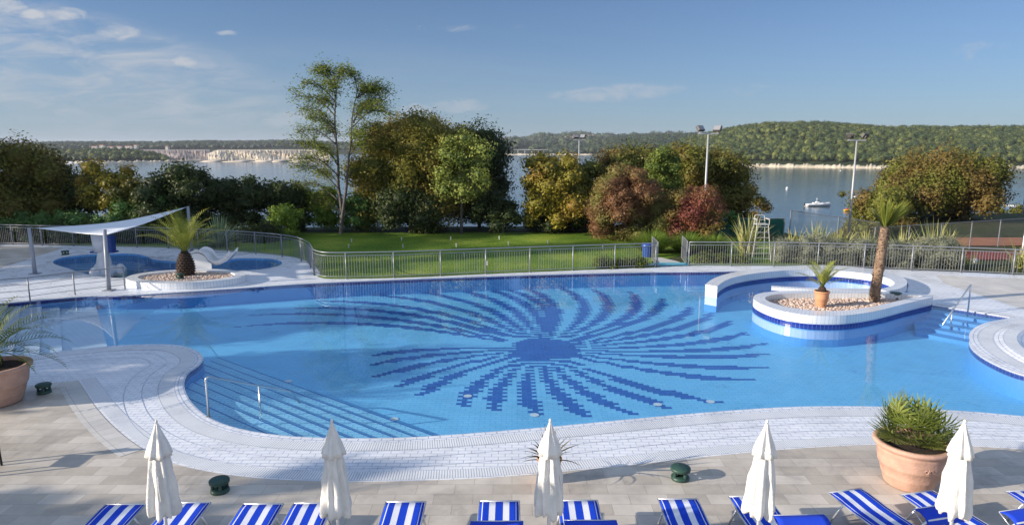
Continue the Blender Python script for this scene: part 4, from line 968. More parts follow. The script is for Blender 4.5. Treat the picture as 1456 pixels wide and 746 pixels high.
decklight(93, 362, 'small green deck light behind the paddling pool near the left fence', 1.1)
decklight(256, 396, 'dark green deck light on the gravel at the foot of the stout palm', 1.0, .2)
decklight(1273, 424, 'dark deck light on the gravel right of the tall palm trunk', 1.2, .17)

# ------------------------------------------------------------------ parasols
def parasol(px, lean, label, seed, rot):
    base = Vector(((px - 728) / F * (7 * CP + (H - 2.0) * SP), 7.0, 0)); t = thing('closed_parasol', label, 'parasol', base, rot, 'closed white parasols among the loungers'); t.rotation_euler = (lean, lean * .4, rot)
    g = random.Random(seed); ph = [g.uniform(0, 6.3) for _ in range(6)]
    mb = MB(); mb.tube([(0, 0, .05), (0, 0, 2.42)], .019, 12); mb.build('pole', M['alu'], t, smooth=True)
    mb = MB(); mb.lathe([(0, 0), (.27, 0), (.27, .05), (.24, .07), (.05, .075), (.035, .22), (0, .22)], n=28); mb.build('base', M['concrete'], t, smooth=True)
    def fold(amp, k=8):
        def f(a, z):
            s = (math.sin(a * k + ph[0] + z * 1.5) + .45 * math.sin(a * (k - 3) + ph[1] - z * 2.2) + .25 * math.sin(a * 13 + ph[2] + 3 * z))
            return amp * s
        return f
    prof = [(.030, 2.30), (.085, 2.17), (.097, 2.06), (.108, 1.95), (.120, 1.83), (.130, 1.72), (.141, 1.60), (.150, 1.50), (.153, 1.44), (.140, 1.395), (.115, 1.39)]
    mb = MB(); A = fold(.024)
    rings = []
    for (r, z) in prof:
        ring_ = []
        for k in range(72):
            a = 2 * math.pi * k / 72; q = r + .006 * math.sin(a * 4 + z * 17 + ph[4]) + .004 * math.sin(a * 11 - z * 29 + ph[5]) + A(a, z) * min(1, max(.15, (2.3 - z) / .5)); zz = z + (.025 * math.sin(a * 5 + ph[3]) + .015 * math.sin(a * 8 + ph[0]) if z < 1.48 else 0)
            ring_.append(mb.vert((q * math.cos(a), q * math.sin(a), zz)))
        rings.append(ring_)
    for a_, b_ in zip(rings, rings[1:]):
        for k in range(72): mb.face((a_[k], a_[(k + 1) % 72], b_[(k + 1) % 72], b_[k]))
    mb.build('canopy', M['canvas'], t, smooth=True)
    mb = MB(); B_ = fold(.016, 7); mb.lathe([(.004, 2.485), (.020, 2.46), (.034, 2.40), (.060, 2.32), (.088, 2.24), (.112, 2.16), (.128, 2.10), (.120, 2.10), (.085, 2.15)], n=64, wob=lambda a, z: B_(a, z) * min(1, (2.5 - z) / .3)); mb.build('vent_cap', M['canvas'], t, smooth=True)
    mb = MB(); mb.lathe([(0, 2.52), (.010, 2.515), (.016, 2.495), (.012, 2.47), (0, 2.46)], n=12); mb.build('finial', M['canvas'], t, smooth=True)
    mb = MB(); a0 = g.uniform(3.6, 5.2); mb.tube([(math.cos(a0) * .12, math.sin(a0) * .12, 1.9), (math.cos(a0) * .138, math.sin(a0) * .138, 1.8), (math.cos(a0 + .1) * .15, math.sin(a0 + .1) * .15, 1.62)], .006, 5); mb.build('tie_strap', M['canvas'], t)
    return t
parasol(227, .012, 'closed white parasol at the far left, above the first pair of striped loungers', 1, .3)
parasol(478, -.010, 'second closed white parasol from the left, beside the corner steps', 2, 1.3)
parasol(781, .004, 'middle closed white parasol hiding the small potted plant', 3, 2.2)
parasol(1081, .016, 'fourth closed white parasol, left of the big potted fan palm', 4, .8)
parasol(1362, -.008, 'closed white parasol at the far right in front of the big terracotta pot', 5, 3.0)

# ------------------------------------------------------------------ loungers
def fabric():
    m, t, b = newmat('blue_white_striped_sling'); tcn = N(t, 'ShaderNodeTexCoord'); s = N(t, 'ShaderNodeSeparateXYZ'); t.links.new(tcn.outputs['UV'], s.inputs[0])
    cr = N(t, 'ShaderNodeValToRGB'); cr.color_ramp.interpolation = 'CONSTANT'; e = cr.color_ramp.elements
    B = (.008, .055, .56, 1); Wc = (.78, .80, .86, 1); e[0].position = 0; e[0].color = B; e[1].position = .055; e[1].color = Wc
    for p_, c in [(.075, B), (.24, Wc), (.40, B), (.60, Wc), (.76, B), (.925, Wc), (.945, B)]: k = e.new(p_); k.color = c
    t.links.new(s.outputs[0], cr.inputs[0]); t.links.new(cr.outputs[0], b.inputs['Base Color']); b.inputs['Roughness'].default_value = .75; b.inputs['Specular IOR Level'].default_value = .2
    wv = N(t, 'ShaderNodeTexNoise'); wv.inputs['Scale'].default_value = 160; t.links.new(tcn.outputs['UV'], wv.inputs[0])
    bn = N(t, 'ShaderNodeBump'); bn.inputs['Distance'].default_value = .002; t.links.new(wv.outputs[0], bn.inputs['Height']); t.links.new(bn.outputs[0], b.inputs['Normal']); return m
M['sling'] = fabric(); M['hood'] = plain('royal_blue_fabric', (.01, .055, .58), rough=.75, var=.06, scale=4)
def make_lounger(hood):
    t = thing('sun_lounger', 'x', 'sun lounger'); w2 = .29; z = .37; zf = .40
    mb = MB()
    for s in (-1, 1): mb.tube([(s * w2, 0, zf), (s * w2, -.5, z), (s * w2, -1.95, z)], .013, 8)
    mb.tube([(-w2, 0, zf), (w2, 0, zf)], .014, 8); mb.tube([(-w2, -1.95, z), (w2, -1.95, z)], .017, 8); mb.build('frame', M['alu'], t, smooth=True)
    for s in (-1, 1):
        for (y0, y1) in ((-.30, -.12), (-1.45, -1.72)): mb = MB(); mb.tube([(s * (w2 - .01), y0, z), (s * (w2 + .03), y1, 0)], .016, 8); mb.build('leg', M['alu'], t, smooth=True)
    mb = MB(); mb.tube([(-w2, -.16, .10), (w2, -.16, .10)], .010, 6); mb.build('stretcher', M['alu'], t)
    def cloth(path, name, mat, ww=w2 - .012):
        mb = MB(); n = 8; rows = []
        L_ = 0
        for i, p in enumerate(path):
            if i: L_ += (Vector(p) - Vector(path[i - 1])).length
            rows.append(([mb.vert((-ww + 2 * ww * k / n, p[1], p[2] - .018 * math.sin(math.pi * k / n) * p[0])) for k in range(n + 1)], L_))
        for (A, la), (B, lb) in zip(rows, rows[1:]):
            for k in range(n): mb.face((A[k], B[k], B[k + 1], A[k + 1]), [(k / n, la), (k / n, lb), ((k + 1) / n, lb), ((k + 1) / n, la)])
        o = mb.build(name, M[mat], t, smooth=True); m = o.modifiers.new('thickness', 'SOLIDIFY'); m.thickness = .006; return o
    cloth([(0, .02, zf), (.3, -.15, zf + .005), (1, -.5, z + .012), (1, -.9, z + .01), (.4, -1.26, z + .012)], 'seat_sling', 'sling')
    up = .93 if hood else .22
    bt = (-1.28 - .72 * math.cos(up), z + .72 * math.sin(up))
    cloth([(.3, -1.28, z + .015), (1, (-1.28 + bt[0]) / 2, (z + bt[1]) / 2 + .015), (.3, bt[0], bt[1])], 'back_sling', 'sling')
    mb = MB()
    for s in (-1, 1): mb.tube([(s * w2, -1.28, z), (s * w2, bt[0], bt[1])], .014, 8)
    mb.tube([(-w2, bt[0], bt[1]), (w2, bt[0], bt[1])], .014, 8); mb.build('backrest_frame', M['alu'], t, smooth=True)
    if hood:
        hp = [(bt[0] - .05, bt[1] - .05), (bt[0] + .02, bt[1] + .03), (bt[0] + .10, bt[1] + .06), (bt[0] + .20, bt[1] + .045)]
        cloth([(.2, y, zz) for y, zz in hp], 'sun_hood', 'hood', w2 + .03)
        mb = MB(); mb.tube([(-w2 - .03, hp[3][0], hp[3][1]), (w2 + .03, hp[3][0], hp[3][1])], .010, 8)
        for s in (-1, 1): mb.tube([(s * (w2 + .03), hp[3][0], hp[3][1]), (s * w2, bt[0] + .02, bt[1] - .1)], .008, 6)
        mb.build('hood_frame', M['alu'], t, smooth=True)
    return t
flat = make_lounger(False); hooded = make_lounger(True); used = {0: False, 1: False}
spots = [(151, 207, 716.5, 0, 0, 'blue and white striped lounger at the far left, left of the first parasol'), (244, 299, 714, 0, 0, 'striped lounger just right of the first parasol at the left'),
         (346, 403, 716, 0, 0, 'striped lounger halfway between the first and second parasols'), (418, 474, 715, 0, 0, 'striped lounger directly behind and left of the second parasol'), (548, 606, 713, 0, 0, 'lone striped lounger between the second and third parasols, no hood in view'),
         (681, 739, 712, 1, 0, 'striped lounger with raised blue hood left of the middle parasol'), (792, 850, 711, 1, 0, 'striped lounger with raised blue hood right of the middle parasol'), (935, 992, 709, 0, 0, 'striped lounger without a hood left of the fourth parasol'),
         (1035, 1092, 705, 1, .04, 'striped lounger behind the fourth parasol with its hood to the right'), (1173, 1230, 697, 1, .24, 'angled striped lounger in front of the left side of the big terracotta pot'), (1275, 1332, 700, 1, .24, 'angled striped lounger between the big terracotta pot and the last parasol'),
         (1426, 1482, 697, 0, .12, 'striped lounger cut off by the right edge of the picture')]
for x0, x1, y, hd, rz, lab in spots:
    p = G((x0 + x1) / 2, y, .4); src = hooded if hd else flat
    o = src if not used[hd] else copy_tree(src); used[hd] = True
    o.location = (p.x, p.y, 0); o.rotation_euler.z = rz; o['label'] = lab; o['group'] = 'blue and white striped loungers along the pool'

# ------------------------------------------------------------------ pots and their palms
def pot(px, py, s, label, mat, z=0.0, hgt=.85):
    p = G(px, py, z); t = thing('terracotta_pot', label, 'plant pot', p)
    h = hgt
    prof = [(0, 0), (.40, 0), (.43, .02), (.45, .05), (.50, .20), (.515, .22), (.52, .24), (.56, .40), (.585, .42), (.59, .45), (.61, .58), (.615, .66), (.625, .68), (.62, .70), (.63, .74), (.685, .77), (.70, .80), (.70, .83), (.68, .85), (.60, .85), (.585, .82), (.57, .74), (0, .74)]
    mb = MB(); mb.lathe([(r * s, q / .85 * h) for r, q in prof[:-1]], n=56, wob=lambda a, z_: .004 * math.sin(a * 3 + z_ * 9)); mb.build('body', M[mat], t, smooth=True)
    mb = MB(); mb.lathe([(.58 * s, .775 / .85 * h), (.3 * s, .785 / .85 * h), (0, .80 / .85 * h)], n=30, wob=lambda a, z_: .01 * math.sin(a * 5)); mb.build('soil', M['soil'], t, smooth=True)
    return t, p
def emblem(t, r, z, ang):
    mb = MB(); cc_ = lambda u, v: (r(v) * math.cos(ang + u / .6), r(v) * math.sin(ang + u / .6), z + v)
    for s in (-1, 1): mb.tube([cc_(s * (.02 + .035 * math.cos(a) * 1.0 + .02), .03 * math.sin(a)) for a in [k * .7 for k in range(8)]], .008, 6)
    mb.tube([cc_(0, -.045), cc_(-.01, .0), cc_(.01, .04)], .008, 6); mb.build('relief_ornament', M['terracotta'], t, smooth=True)
pt, pp = pot(1292, 687, .84, 'big round terracotta pot in front of the pool at the right, holding a fan palm', 'terracotta', 0, .76)
emblem(pt, lambda v: .505, .45, R(-92))
pl_, plp = pot(-2, 572, 1.0, 'large terracotta pot cut by the left edge of the picture', 'terracotta')
ps, psp = pot(1167, 436, .36, 'small plain terracotta pot on the gravel of the teardrop planter', 'terracotta2', .17, .55)
pc, pcp = pot(781, 683, .30, 'small terracotta pot hidden behind the middle parasol', 'terracotta2', 0, .42)
def fan_palm(base, label, n=46, R_=.62, seed=3):
    t = thing('fan_palm', label, 'palm', base); g = random.Random(seed); V = []
    parts = []
    for k in range(n):
        a = k * 2.39996 + g.uniform(-.2, .2); el = 1.45 - 1.5 * (k / n) ** .62 + g.uniform(-.12, .12); Ls = R_ * g.uniform(.55, .85)
        b = np.array([g.uniform(-.1, .1) + .08 * math.cos(a), g.uniform(-.1, .1) + .08 * math.sin(a), .10 + .12 * g.random()]); d = np.array([math.cos(a) * math.cos(el), math.sin(a) * math.cos(el), math.sin(el)])
        hub = b + d * Ls * .62; side = np.array([-math.sin(a), math.cos(a), 0]); upv = np.cross(d, side) * -1; va = .15 + .6 * g.random()
        v, q, w_ = blades([(b, a, Ls * .62, el, .1, .016, va)], 3); parts.append((v, q, w_))
        V = []; Q = []; vv = []; o = 0; nb = 13; RR = R_ * g.uniform(.46, .62)
        for i in range(nb):
            th = (i / (nb - 1) - .5) * R(215); dr = d * math.cos(th) + side * math.sin(th); dr = dr / np.linalg.norm(dr); nn = -side * math.sin(th) + 0; pr = np.cross(dr, upv); pr /= np.linalg.norm(pr)
            w0 = .020; r1 = RR * (.9 + .15 * g.random()); m_ = hub + dr * r1 * .5 + upv * .02; e = hub + dr * r1 + upv * (-.07 * g.random() - .02)
            V += [hub, m_ - pr * w0, e, m_ + pr * w0]; Q.append([o, o + 1, o + 2, o + 3]); o += 4; vv.append(min(1, va + .25 * g.random()))
        parts.append((np.array(V), np.array(Q), np.array(vv)))
    v, q, w_ = merge(parts); np_mesh('fronds', v, q, None, w_, L['fan'], t)
    st = []
    for k in range(90): st.append(((g.uniform(-.05, .05), g.uniform(-.05, .05), .02 + .2 * g.random()), g.uniform(0, 6.28), .14 + .14 * g.random(), g.uniform(.2, 1.3), .3, .035, g.random()))
    v, q, w_ = blades(st, 2); np_mesh('leaf_bases', v, q, None, w_, L['dry'], t)
    mb = MB(); mb.tube([(0, 0, -.05), (0, 0, .26)], [.11, .09], 10); mb.build('trunk', M['bark'], t); return t
fan_palm(pp + Vector((0, 0, .69)), 'bushy fan palm with spiky fronds growing in the big right hand pot', 40, .70)
def date_palm(base, label, trunk_h, trunk_r, n, Lf, name='date_palm', seed=1, el0=1.45, el1=.45, mat='palm', droop=.9, leaf=.34, trunk='pineapple', lean=(0, 0)):
    t = thing(name, label, 'palm', base); g = random.Random(seed); parts = []
    top = Vector((lean[0], lean[1], trunk_h))
    for k in range(n):
        a = k * 2.39996 + g.uniform(-.25, .25); el = el0 + (el1 - el0) * (k / n) ** .9 + g.uniform(-.08, .08); Lk = Lf * g.uniform(.8, 1.08)
        p = np.array([top.x + math.cos(a) * trunk_r * .25, top.y + math.sin(a) * trunk_r * .25, top.z]); ns = 26; e = el; V = []; Q = []; va_ = []; o = 0; va = g.random() * .7
        side = np.array([-math.sin(a), math.cos(a), 0])
        for i in range(ns):
            tt_ = i / ns; d = np.array([math.cos(a) * math.cos(e), math.sin(a) * math.cos(e), math.sin(e)]); up_ = np.cross(side, d) * -1
            q = p + d * Lk / ns; rw = .022 * (1 - tt_) + .004
            V += [p - side * rw, p + side * rw, q + side * rw, q - side * rw]; Q.append([o, o + 1, o + 2, o + 3]); o += 4; va_.append(va)
            if tt_ > .12:
                ll = leaf * math.sin(math.pi * min(1, .25 + tt_ * .80)) ** .6 * (1.0 if tt_ < .85 else .7)
                for s in (-1, 1):
                    ld = d * .55 + side * s * .8 + up_ * (.42 + g.uniform(-.12, .12)); ld /= np.linalg.norm(ld); wv = np.cross(ld, up_); wv /= np.linalg.norm(wv) + 1e-6; ww = .007 + .006 * (leaf / .34)
                    m_ = p + ld * ll * .4; en = p + ld * ll + np.array([0, 0, -.07 * ll]); V += [p, m_ - wv * ww, en, m_ + wv * ww]; Q.append([o, o + 1, o + 2, o + 3]); o += 4; va_.append(min(1, va + .35 * g.random()))
            p = q; e -= droop / ns * (.3 + 1.5 * tt_)
        parts.append((np.array(V), np.array(Q), np.array(va_)))
    v, q, w_ = merge(parts); np_mesh('fronds', v, q, None, w_, L[mat], t)
    if trunk == 'pineapple':
        mb = MB(); prof = [(trunk_r * .75, -.05), (trunk_r * .95, trunk_h * .12), (trunk_r, trunk_h * .3), (trunk_r * .9, trunk_h * .55), (trunk_r * .6, trunk_h * .85), (trunk_r * .35, trunk_h * 1.02), (0, trunk_h * 1.05)]
        mb.lathe(prof, n=20); mb.build('trunk', M['palmbark'], t, smooth=True)
        mb = MB(); rows = 9
        for j in range(rows):
            tt_ = j / rows; z = trunk_h * (.04 + .92 * tt_); rr = np.interp(z, [a[1] for a in prof], [a[0] for a in prof]); m_ = 13
            for k in range(m_):
                a = 2 * math.pi * (k + .5 * (j % 2)) / m_; c = Vector((rr * math.cos(a), rr * math.sin(a), z)); rot = Matrix.Rotation(a, 3, 'Z') @ Matrix.Rotation(-.7, 3, 'Y')
                mb.box(c, (.09, rr * .34, .045), rot)
        mb.build('trunk_scales', M['palmscale'], t, bevel=.008)
    return t
M['palmbark'] = plain('dark_palm_trunk', (.035, .022, .014), rough=.95, var=.4, scale=14, bump=.8); M['palmscale'] = plain('cut_frond_stubs', (.065, .042, .032), rough=.9, var=.5, scale=11)
M['paltrunk'] = plain('fibrous_palm_trunk', (.25, .17, .115), rough=.95, var=.35, scale=9, bump=.9)
pz = G(265, 391, .2); date_palm(pz, 'stout palm with a dark pineapple shaped trunk and yellow green fronds in the oval planter', 1.0, .34, 28, 2.1, seed=2, el0=1.5, el1=.62, droop=1.1, leaf=.38)
date_palm(plp + Vector((-.12, .1, .76)), 'drooping date palm growing in the terracotta pot at the left edge', .35, .17, 30, 1.6, seed=5, el0=1.35, el1=-.05, mat='palmg', droop=1.1, leaf=.26)
date_palm(psp + Vector((0, 0, .50)), 'young palm with a few upright fronds in the small pot on the planter gravel', .18, .09, 13, 1.25, 'young_palm', seed=8, el0=1.4, el1=.45, mat='palm', droop=.8, leaf=.26)
# tall palm leaning slightly in the planter
bq = G(1243, 428, .17); tb = bq; t = thing('tall_palm', 'tall leaning palm with shaggy trunk and a few upright fronds in the teardrop planter', 'palm', bq)
pth = [VH(x, y, bq.y) - bq for x, y in ((1243, 430), (1245, 410), (1249, 385), (1253, 360), (1256, 340), (1258, 324))]
mb = MB(); mb.tube(smooth_loop(pth, 4, False), [.168 if k < 4 else .168 - .002 * (k - 4) for k in range(21)], 14); mb.build('trunk', M['paltrunk'], t, smooth=True)
g = random.Random(4); st = []
for k in range(520):
    q = g.random(); i = q * (len(pth) - 1.001); c = pth[int(i)].lerp(pth[int(i) + 1], i - int(i)); a = g.uniform(0, 6.28); rr = .16 - .04 * q
    st.append(((c.x + rr * math.cos(a), c.y + rr * math.sin(a), c.z), a, .07 + .06 * g.random(), g.uniform(.4, 1.2), .2, .06, g.random()))
v, q, w_ = blades(st, 2); L['fib'] = leafmat('trunk_fibres', [(.12, .075, .045), (.25, .17, .11), (.42, .32, .23)], trans=0); np_mesh('trunk_fibres', v, q, None, w_, L['fib'], t)
tp = pth[-1]; parts = []
for (a, el, Lk, dr, va) in [(2.9, 1.32, 1.55, .05, .8), (.25, .78, 1.5, .25, .75), (.1, 1.0, 1.35, .3, .6), (1.6, 1.2, 1.1, .2, .3), (4.4, 1.2, 1.1, .2, .5), (5.6, .95, 1.15, .3, .4), (3.4, 1.42, 1.0, .1, .4), (.9, 1.1, 1.3, .2, .7), (2.3, 1.05, 1.0, .3, .3), (6.0, 1.35, 1.2, .1, .6)]:
    for i in range(24):
        s = (i / 23 - .5); b0 = np.array([tp.x, tp.y, tp.z - .05]); parts.append(((b0[0], b0[1], b0[2]), a + s * .40, Lk * (1 - .9 * s * s) * (.86 + .14 * g.random()), el + g.uniform(-.05, .05) + s * .25, dr, .030, min(1, max(0, va + g.uniform(-.2, .2)))))
v, q, w_ = blades(parts, 5); np_mesh('fronds', v, q, None, w_, L['palm'], t)
# small spiky plant in the centre pot
def spiky(name, base, label, n, Lk, wd, mat, seed, el=(.3, 1.45), droop=.6, spread=.12, cat='plant', group=None):
    t = thing(name, label, cat, base, 0, group); g = random.Random(seed); st = []
    for k in range(n):
        e = el[0] + (el[1] - el[0]) * g.random() ** .8; st.append(((g.uniform(-spread, spread), g.uniform(-spread, spread), 0), g.uniform(0, 6.283), Lk * g.uniform(.65, 1.05), e, droop * g.uniform(.5, 1.5) * (1.6 - e), wd * g.uniform(.7, 1.2), g.random()))
    v, q, w_ = blades(st, 6); np_mesh('blades', v, q, None, w_, L[mat], t); return t
L['drysp'] = leafmat('half_dry_spiky_leaves', [(.07, .06, .03), (.17, .13, .07), (.30, .24, .13)], trans=.2)
spiky('spiky_plant', pcp + Vector((0, 0, .36)), 'half dry spiky plant sticking out behind the middle parasol', 44, .62, .05, 'drysp', 4, (.15, 1.5), .7, .04)
#PART4
# ------------------------------------------------------------------ trees and shrubs
def at(px, Y):          # ground point in a photo direction at a distance
    x = (px - 728) / F * (Y * CP + H * SP) ; return Vector((x, Y, float(ground_h(x, Y))))
def place(px0, px1, ytop, Y):
    b = at((px0 + px1) / 2, Y); zc = Y * CP + (H - b.z - 2) * SP; w_ = (px1 - px0) / F * zc; h_ = VH(px0, ytop, Y).z - b.z
    return b, w_, h_
def T(name, label, px0, px1, ytop, Y, mat, **k):
    b, w_, h_ = place(px0, px1, ytop, Y); return tree(name, label, b, w_, h_, L[mat], **k)
T('evergreen_tree', 'big dark tree with gold tipped top at the far left edge', -40, 112, 206, 42, 'olive', n=34, leaf=.17, seed=1, d=7, z0=.2, extra=[])
T('evergreen_tree', 'dark tree partly behind the gold tipped one, sloping down to the right', 78, 150, 240, 43, 'dark', n=18, leaf=.17, seed=2, z0=.1)
T('golden_tree', 'round tree with golden orange top between two dark trees at the left', 118, 204, 236, 41, 'gold', n=22, leaf=.16, seed=3, z0=1.2)
T('evergreen_tree', 'low dark tree with yellow green tips right of the golden one', 160, 232, 253, 40, 'olive', n=16, leaf=.16, seed=4, z0=.1)
T('evergreen_tree', 'dark rounded evergreen against the water, left of the tall palm like yucca', 212, 318, 238, 41, 'dark', n=26, leaf=.16, seed=5, z0=.1, d=6)
T('evergreen_tree', 'dark evergreen above the yucca at the bend of the left fence', 290, 380, 250, 42, 'dark', n=22, leaf=.16, seed=6, z0=.1)
T('evergreen_tree', 'dark evergreen just left of the tall sparse tree', 352, 440, 256, 43, 'dark', n=20, leaf=.16, seed=7, z0=.1)
T('leafy_bush', 'yellow green bush at the foot of the dark evergreens near the fence bend', 380, 432, 291, 40, 'lime', cat='bush', n=12, leaf=.13, seed=8, z0=.0, trunk=False)
T('leafy_bush', 'bright green bush behind the trunk of the tall sparse tree', 418, 490, 262, 44, 'lime', cat='bush', n=18, leaf=.15, seed=9, z0=.0, trunk=False)
T('leafy_bush', 'darker green bush at the right foot of the tall sparse tree', 478, 540, 275, 43.5, 'shrub', cat='bush', n=16, leaf=.15, seed=10, z0=.0, trunk=False)
for i, (a, b, y, Y, s, lab) in enumerate([(-35, 40, 303, 39, 'shrub', 'green hedge shrub at the left edge behind the fence'), (22, 92, 301, 39, 'shrub', 'green hedge shrub behind the first pole of the sail shade'), (78, 150, 300, 39.3, 'shrub', 'green hedge shrub above the middle of the sail shade'),
                                          (135, 190, 302, 39, 'shrub', 'small green hedge shrub left of the rising hedge'), (165, 228, 290, 39.4, 'shrub', 'green shrub where the hedge starts to rise'), (200, 262, 268, 40, 'shrub', 'tallest fresh green shrub behind the top of the sail shade')]):
    T('hedge_shrub', lab, a, b, y, Y, s, cat='shrub', n=13, leaf=.13, seed=20 + i, z0=.0, trunk=False, group='green shrubs behind the left fence')
T('oak_tree', 'huge round bronze and green oak right of the tall sparse tree', 505, 690, 163, 45, 'bigoak', n=64, cr=1.2, leaf=.15, seed=30, z0=.6, d=9, taper=.2)
T('oak_tree', 'dark green oak on the right shoulder of the huge bronze oak', 640, 724, 186, 46, 'dark', n=34, cr=1.05, leaf=.17, seed=31, z0=.5, d=6, taper=.1)
T('oak_tree', 'dark leafy mass filling the foot of the huge oak by the lawn', 530, 640, 262, 42.6, 'dark', n=24, leaf=.16, seed=32, z0=.0, d=4, taper=0)
T('evergreen_tree', 'low dark tree under the right side of the huge oak', 660, 742, 276, 43, 'dark', n=18, leaf=.16, seed=33, z0=.0, d=4, taper=0)
T('young_tree', 'pale green young tree with thin grey trunk in front of the huge oak', 612, 700, 190, 42, 'pale', n=26, cr=.62, leaf=.15, seed=34, z0=1.7, bark='trunkblue', trunk_r=.09, dens=.8, core=.45)
T('golden_tree', 'golden olive tree in the middle of the picture left of the thin lamp pole', 733, 842, 218, 43, 'gold', n=46, cr=.72, leaf=.17, seed=35, z0=.2, d=5, taper=.05)
T('rusty_tree', 'rust tinged dark tree touching the right of the golden olive tree', 796, 872, 230, 46.5, 'rust', n=26, leaf=.17, seed=36, z0=.2)
T('smoke_bush', 'large rusty pink smoke bush on the far side of the lawn', 822, 958, 240, 39.5, 'red', cat='bush', n=60, cr=.62, leaf=.12, seed=37, z0=.0, d=4, trunk=True, trunk_r=.07, taper=.1, aspect=.4)
T('olive_tree', 'olive green tree rising behind the smoke bush', 840, 945, 205, 48, 'rust', n=26, leaf=.18, seed=38, z0=1)
T('cypress_tree', 'bright green upright tree between the smoke bush and the dark oak', 912, 966, 212, 43, 'leafgreen', n=26, cr=.5, leaf=.14, seed=39, z0=1, d=2.2)
T('oak_tree', 'dark oak with olive top behind the tall twin headed lamp pole', 925, 1060, 205, 47, 'olive', n=48, cr=1.0, leaf=.17, seed=40, z0=.5, d=6)
T('evergreen_tree', 'dark tree sloping down to the right behind the crimson bush', 985, 1060, 240, 49, 'dark', n=26, leaf=.17, seed=41, z0=.3)
T('crimson_bush', 'crimson and orange leaved bush with bare twigs below the lamp pole', 936, 1034, 266, 38.5, 'crimson', cat='bush', n=34, cr=.5, leaf=.12, seed=42, z0=.3, d=3, trunk=True, trunk_r=.06, dens=.8, core=.4, aspect=.4)
T('rounded_tree', 'small round olive tree by the water right of the dark oak', 1048, 1104, 268, 60, 'rust', n=18, leaf=.2, seed=43, z0=.4)
T('oak_tree', 'wide domed rusty green oak by the water at the right', 1262, 1404, 231, 60, 'rust', n=58, cr=1.5, leaf=.21, seed=44, z0=.6, d=9, taper=.0)
T('oak_tree', 'lower left lobe of oak foliage beside the wide domed oak', 1206, 1300, 266, 58, 'rust', n=28, cr=1.0, leaf=.2, seed=45, z0=.2, d=6, taper=0)
T('rounded_tree', 'small olive tree at the right edge beyond the clay court', 1424, 1475, 303, 70, 'olive', n=14, leaf=.24, seed=46, z0=.4)
T('leafy_bush', 'dark undergrowth below the smoke bush and crimson bush', 905, 1005, 300, 41, 'dark', cat='bush', n=22, leaf=.14, seed=47, z0=0, d=3, trunk=False, taper=0)
T('leafy_bush', 'olive bush at the foot of the olive green tree beside the green netting', 800, 850, 300, 47, 'dark', cat='bush', n=12, leaf=.15, seed=48, z0=0, trunk=False)
T('leafy_bush', 'dark undergrowth at the foot of the golden tree by the lawn edge', 742, 812, 300, 43.5, 'dark', cat='bush', n=14, leaf=.14, seed=50, z0=0, d=3, trunk=False, taper=0)
T('leafy_bush', 'dark undergrowth between the golden tree and the smoke bush', 806, 862, 290, 43, 'dark', cat='bush', n=14, leaf=.14, seed=51, z0=0, d=3, trunk=False, taper=0)
T('leafy_bush', 'green bush below the dark oak right of the crimson bush', 1000, 1050, 296, 42, 'shrub', cat='bush', n=14, leaf=.14, seed=52, z0=0, d=3, trunk=False, taper=0)
T('leafy_bush', 'dark bush behind the umpire chair', 1030, 1072, 300, 46, 'dark', cat='bush', n=14, leaf=.15, seed=49, z0=0, trunk=False)
for i, (px, ytop, wpx, Y, lab) in enumerate([(925, 325, 42, 34.6, 'bright green grassy mound left of the gate path'), (976, 329, 44, 34.6, 'bright green grassy mound right of the gate path'), (1014, 332, 40, 34.8, 'bright green grassy mound left of the umpire chair')]):
    b = at(px, Y); h_ = VH(px, ytop, Y).z - b.z; t = thing('grass_clump', lab, 'ornamental grass', b, 0, 'grassy mounds by the gate'); st = []; g = random.Random(60 + i); r = wpx / F * 36 / 2
    for k in range(1500):
        a = g.uniform(0, 6.283); q = g.random() ** .5; st.append(((q * r * .45 * math.cos(a), q * r * .45 * math.sin(a), 0), a + g.uniform(-.5, .5), h_ * g.uniform(.8, 1.25), 1.45 - q * .9, .7, .02, g.random()))
    v, q, w_ = blades(st, 4); np_mesh('blades', v, q, None, w_, L['lime'], t)
for i, (a, b, yt, Y, lab) in enumerate([(985, 1012, 366, 31.6, 'low clipped green shrub just right of the gate behind the fence'), (1010, 1036, 367, 31.7, 'second low clipped shrub right of the gate'), (1034, 1066, 367, 31.6, 'low clipped shrub left of the umpire chair legs'),
                                        (880, 920, 369, 30.5, 'low green shrub behind the fence left of the blue bin'), (842, 884, 371, 30.3, 'low green shrub two along from the blue bin')]):
    T('low_shrub', lab, a, b, yt, Y, 'low', cat='shrub', n=10, leaf=.08, seed=70 + i, z0=-.1, trunk=False, cr=.28, group='low clipped shrubs behind the pool fences')
for i, (a, b, yt, Y, lab) in enumerate([(1098, 1140, 342, 32.0, 'grey green shrub right of the umpire chair'), (1128, 1176, 341, 31.6, 'grey green shrub behind the fence above the ring wall'), (1165, 1212, 342, 31.4, 'grey green shrub left of the tall palm'),
                                        (1200, 1250, 341, 31.2, 'grey green shrub directly behind the tall palm trunk'), (1244, 1294, 343, 31.0, 'grey green shrub just right of the tall palm'), (1284, 1326, 343, 30.9, 'grey green shrub below the flax tuft with the tallest blades'),
                                        (1312, 1364, 342, 30.6, 'fullest grey green shrub at the right end of the row')]):
    T('grey_shrub', lab, a, b, yt, Y, 'grey', cat='shrub', n=22, leaf=.075, seed=80 + i, z0=-.1, trunk=False, cr=.36, taper=-.1, aspect=.3, jit=.16, group='grey green shrubs along the right fence')
def flax(px, ytop, wpx, Y, lab, n=90, seed=1, mat='flax', wd=.06, el=(.55, 1.5), name='flax_plant', group='striped flax tufts behind the right fence'):
    b = at(px, Y); h_ = VH(px, ytop, Y).z - b.z; return spiky(name, b, lab, n, h_ * 1.1, wd, mat, seed, el, .75, max(.05, wpx / F * Y * .12), 'plant', group)
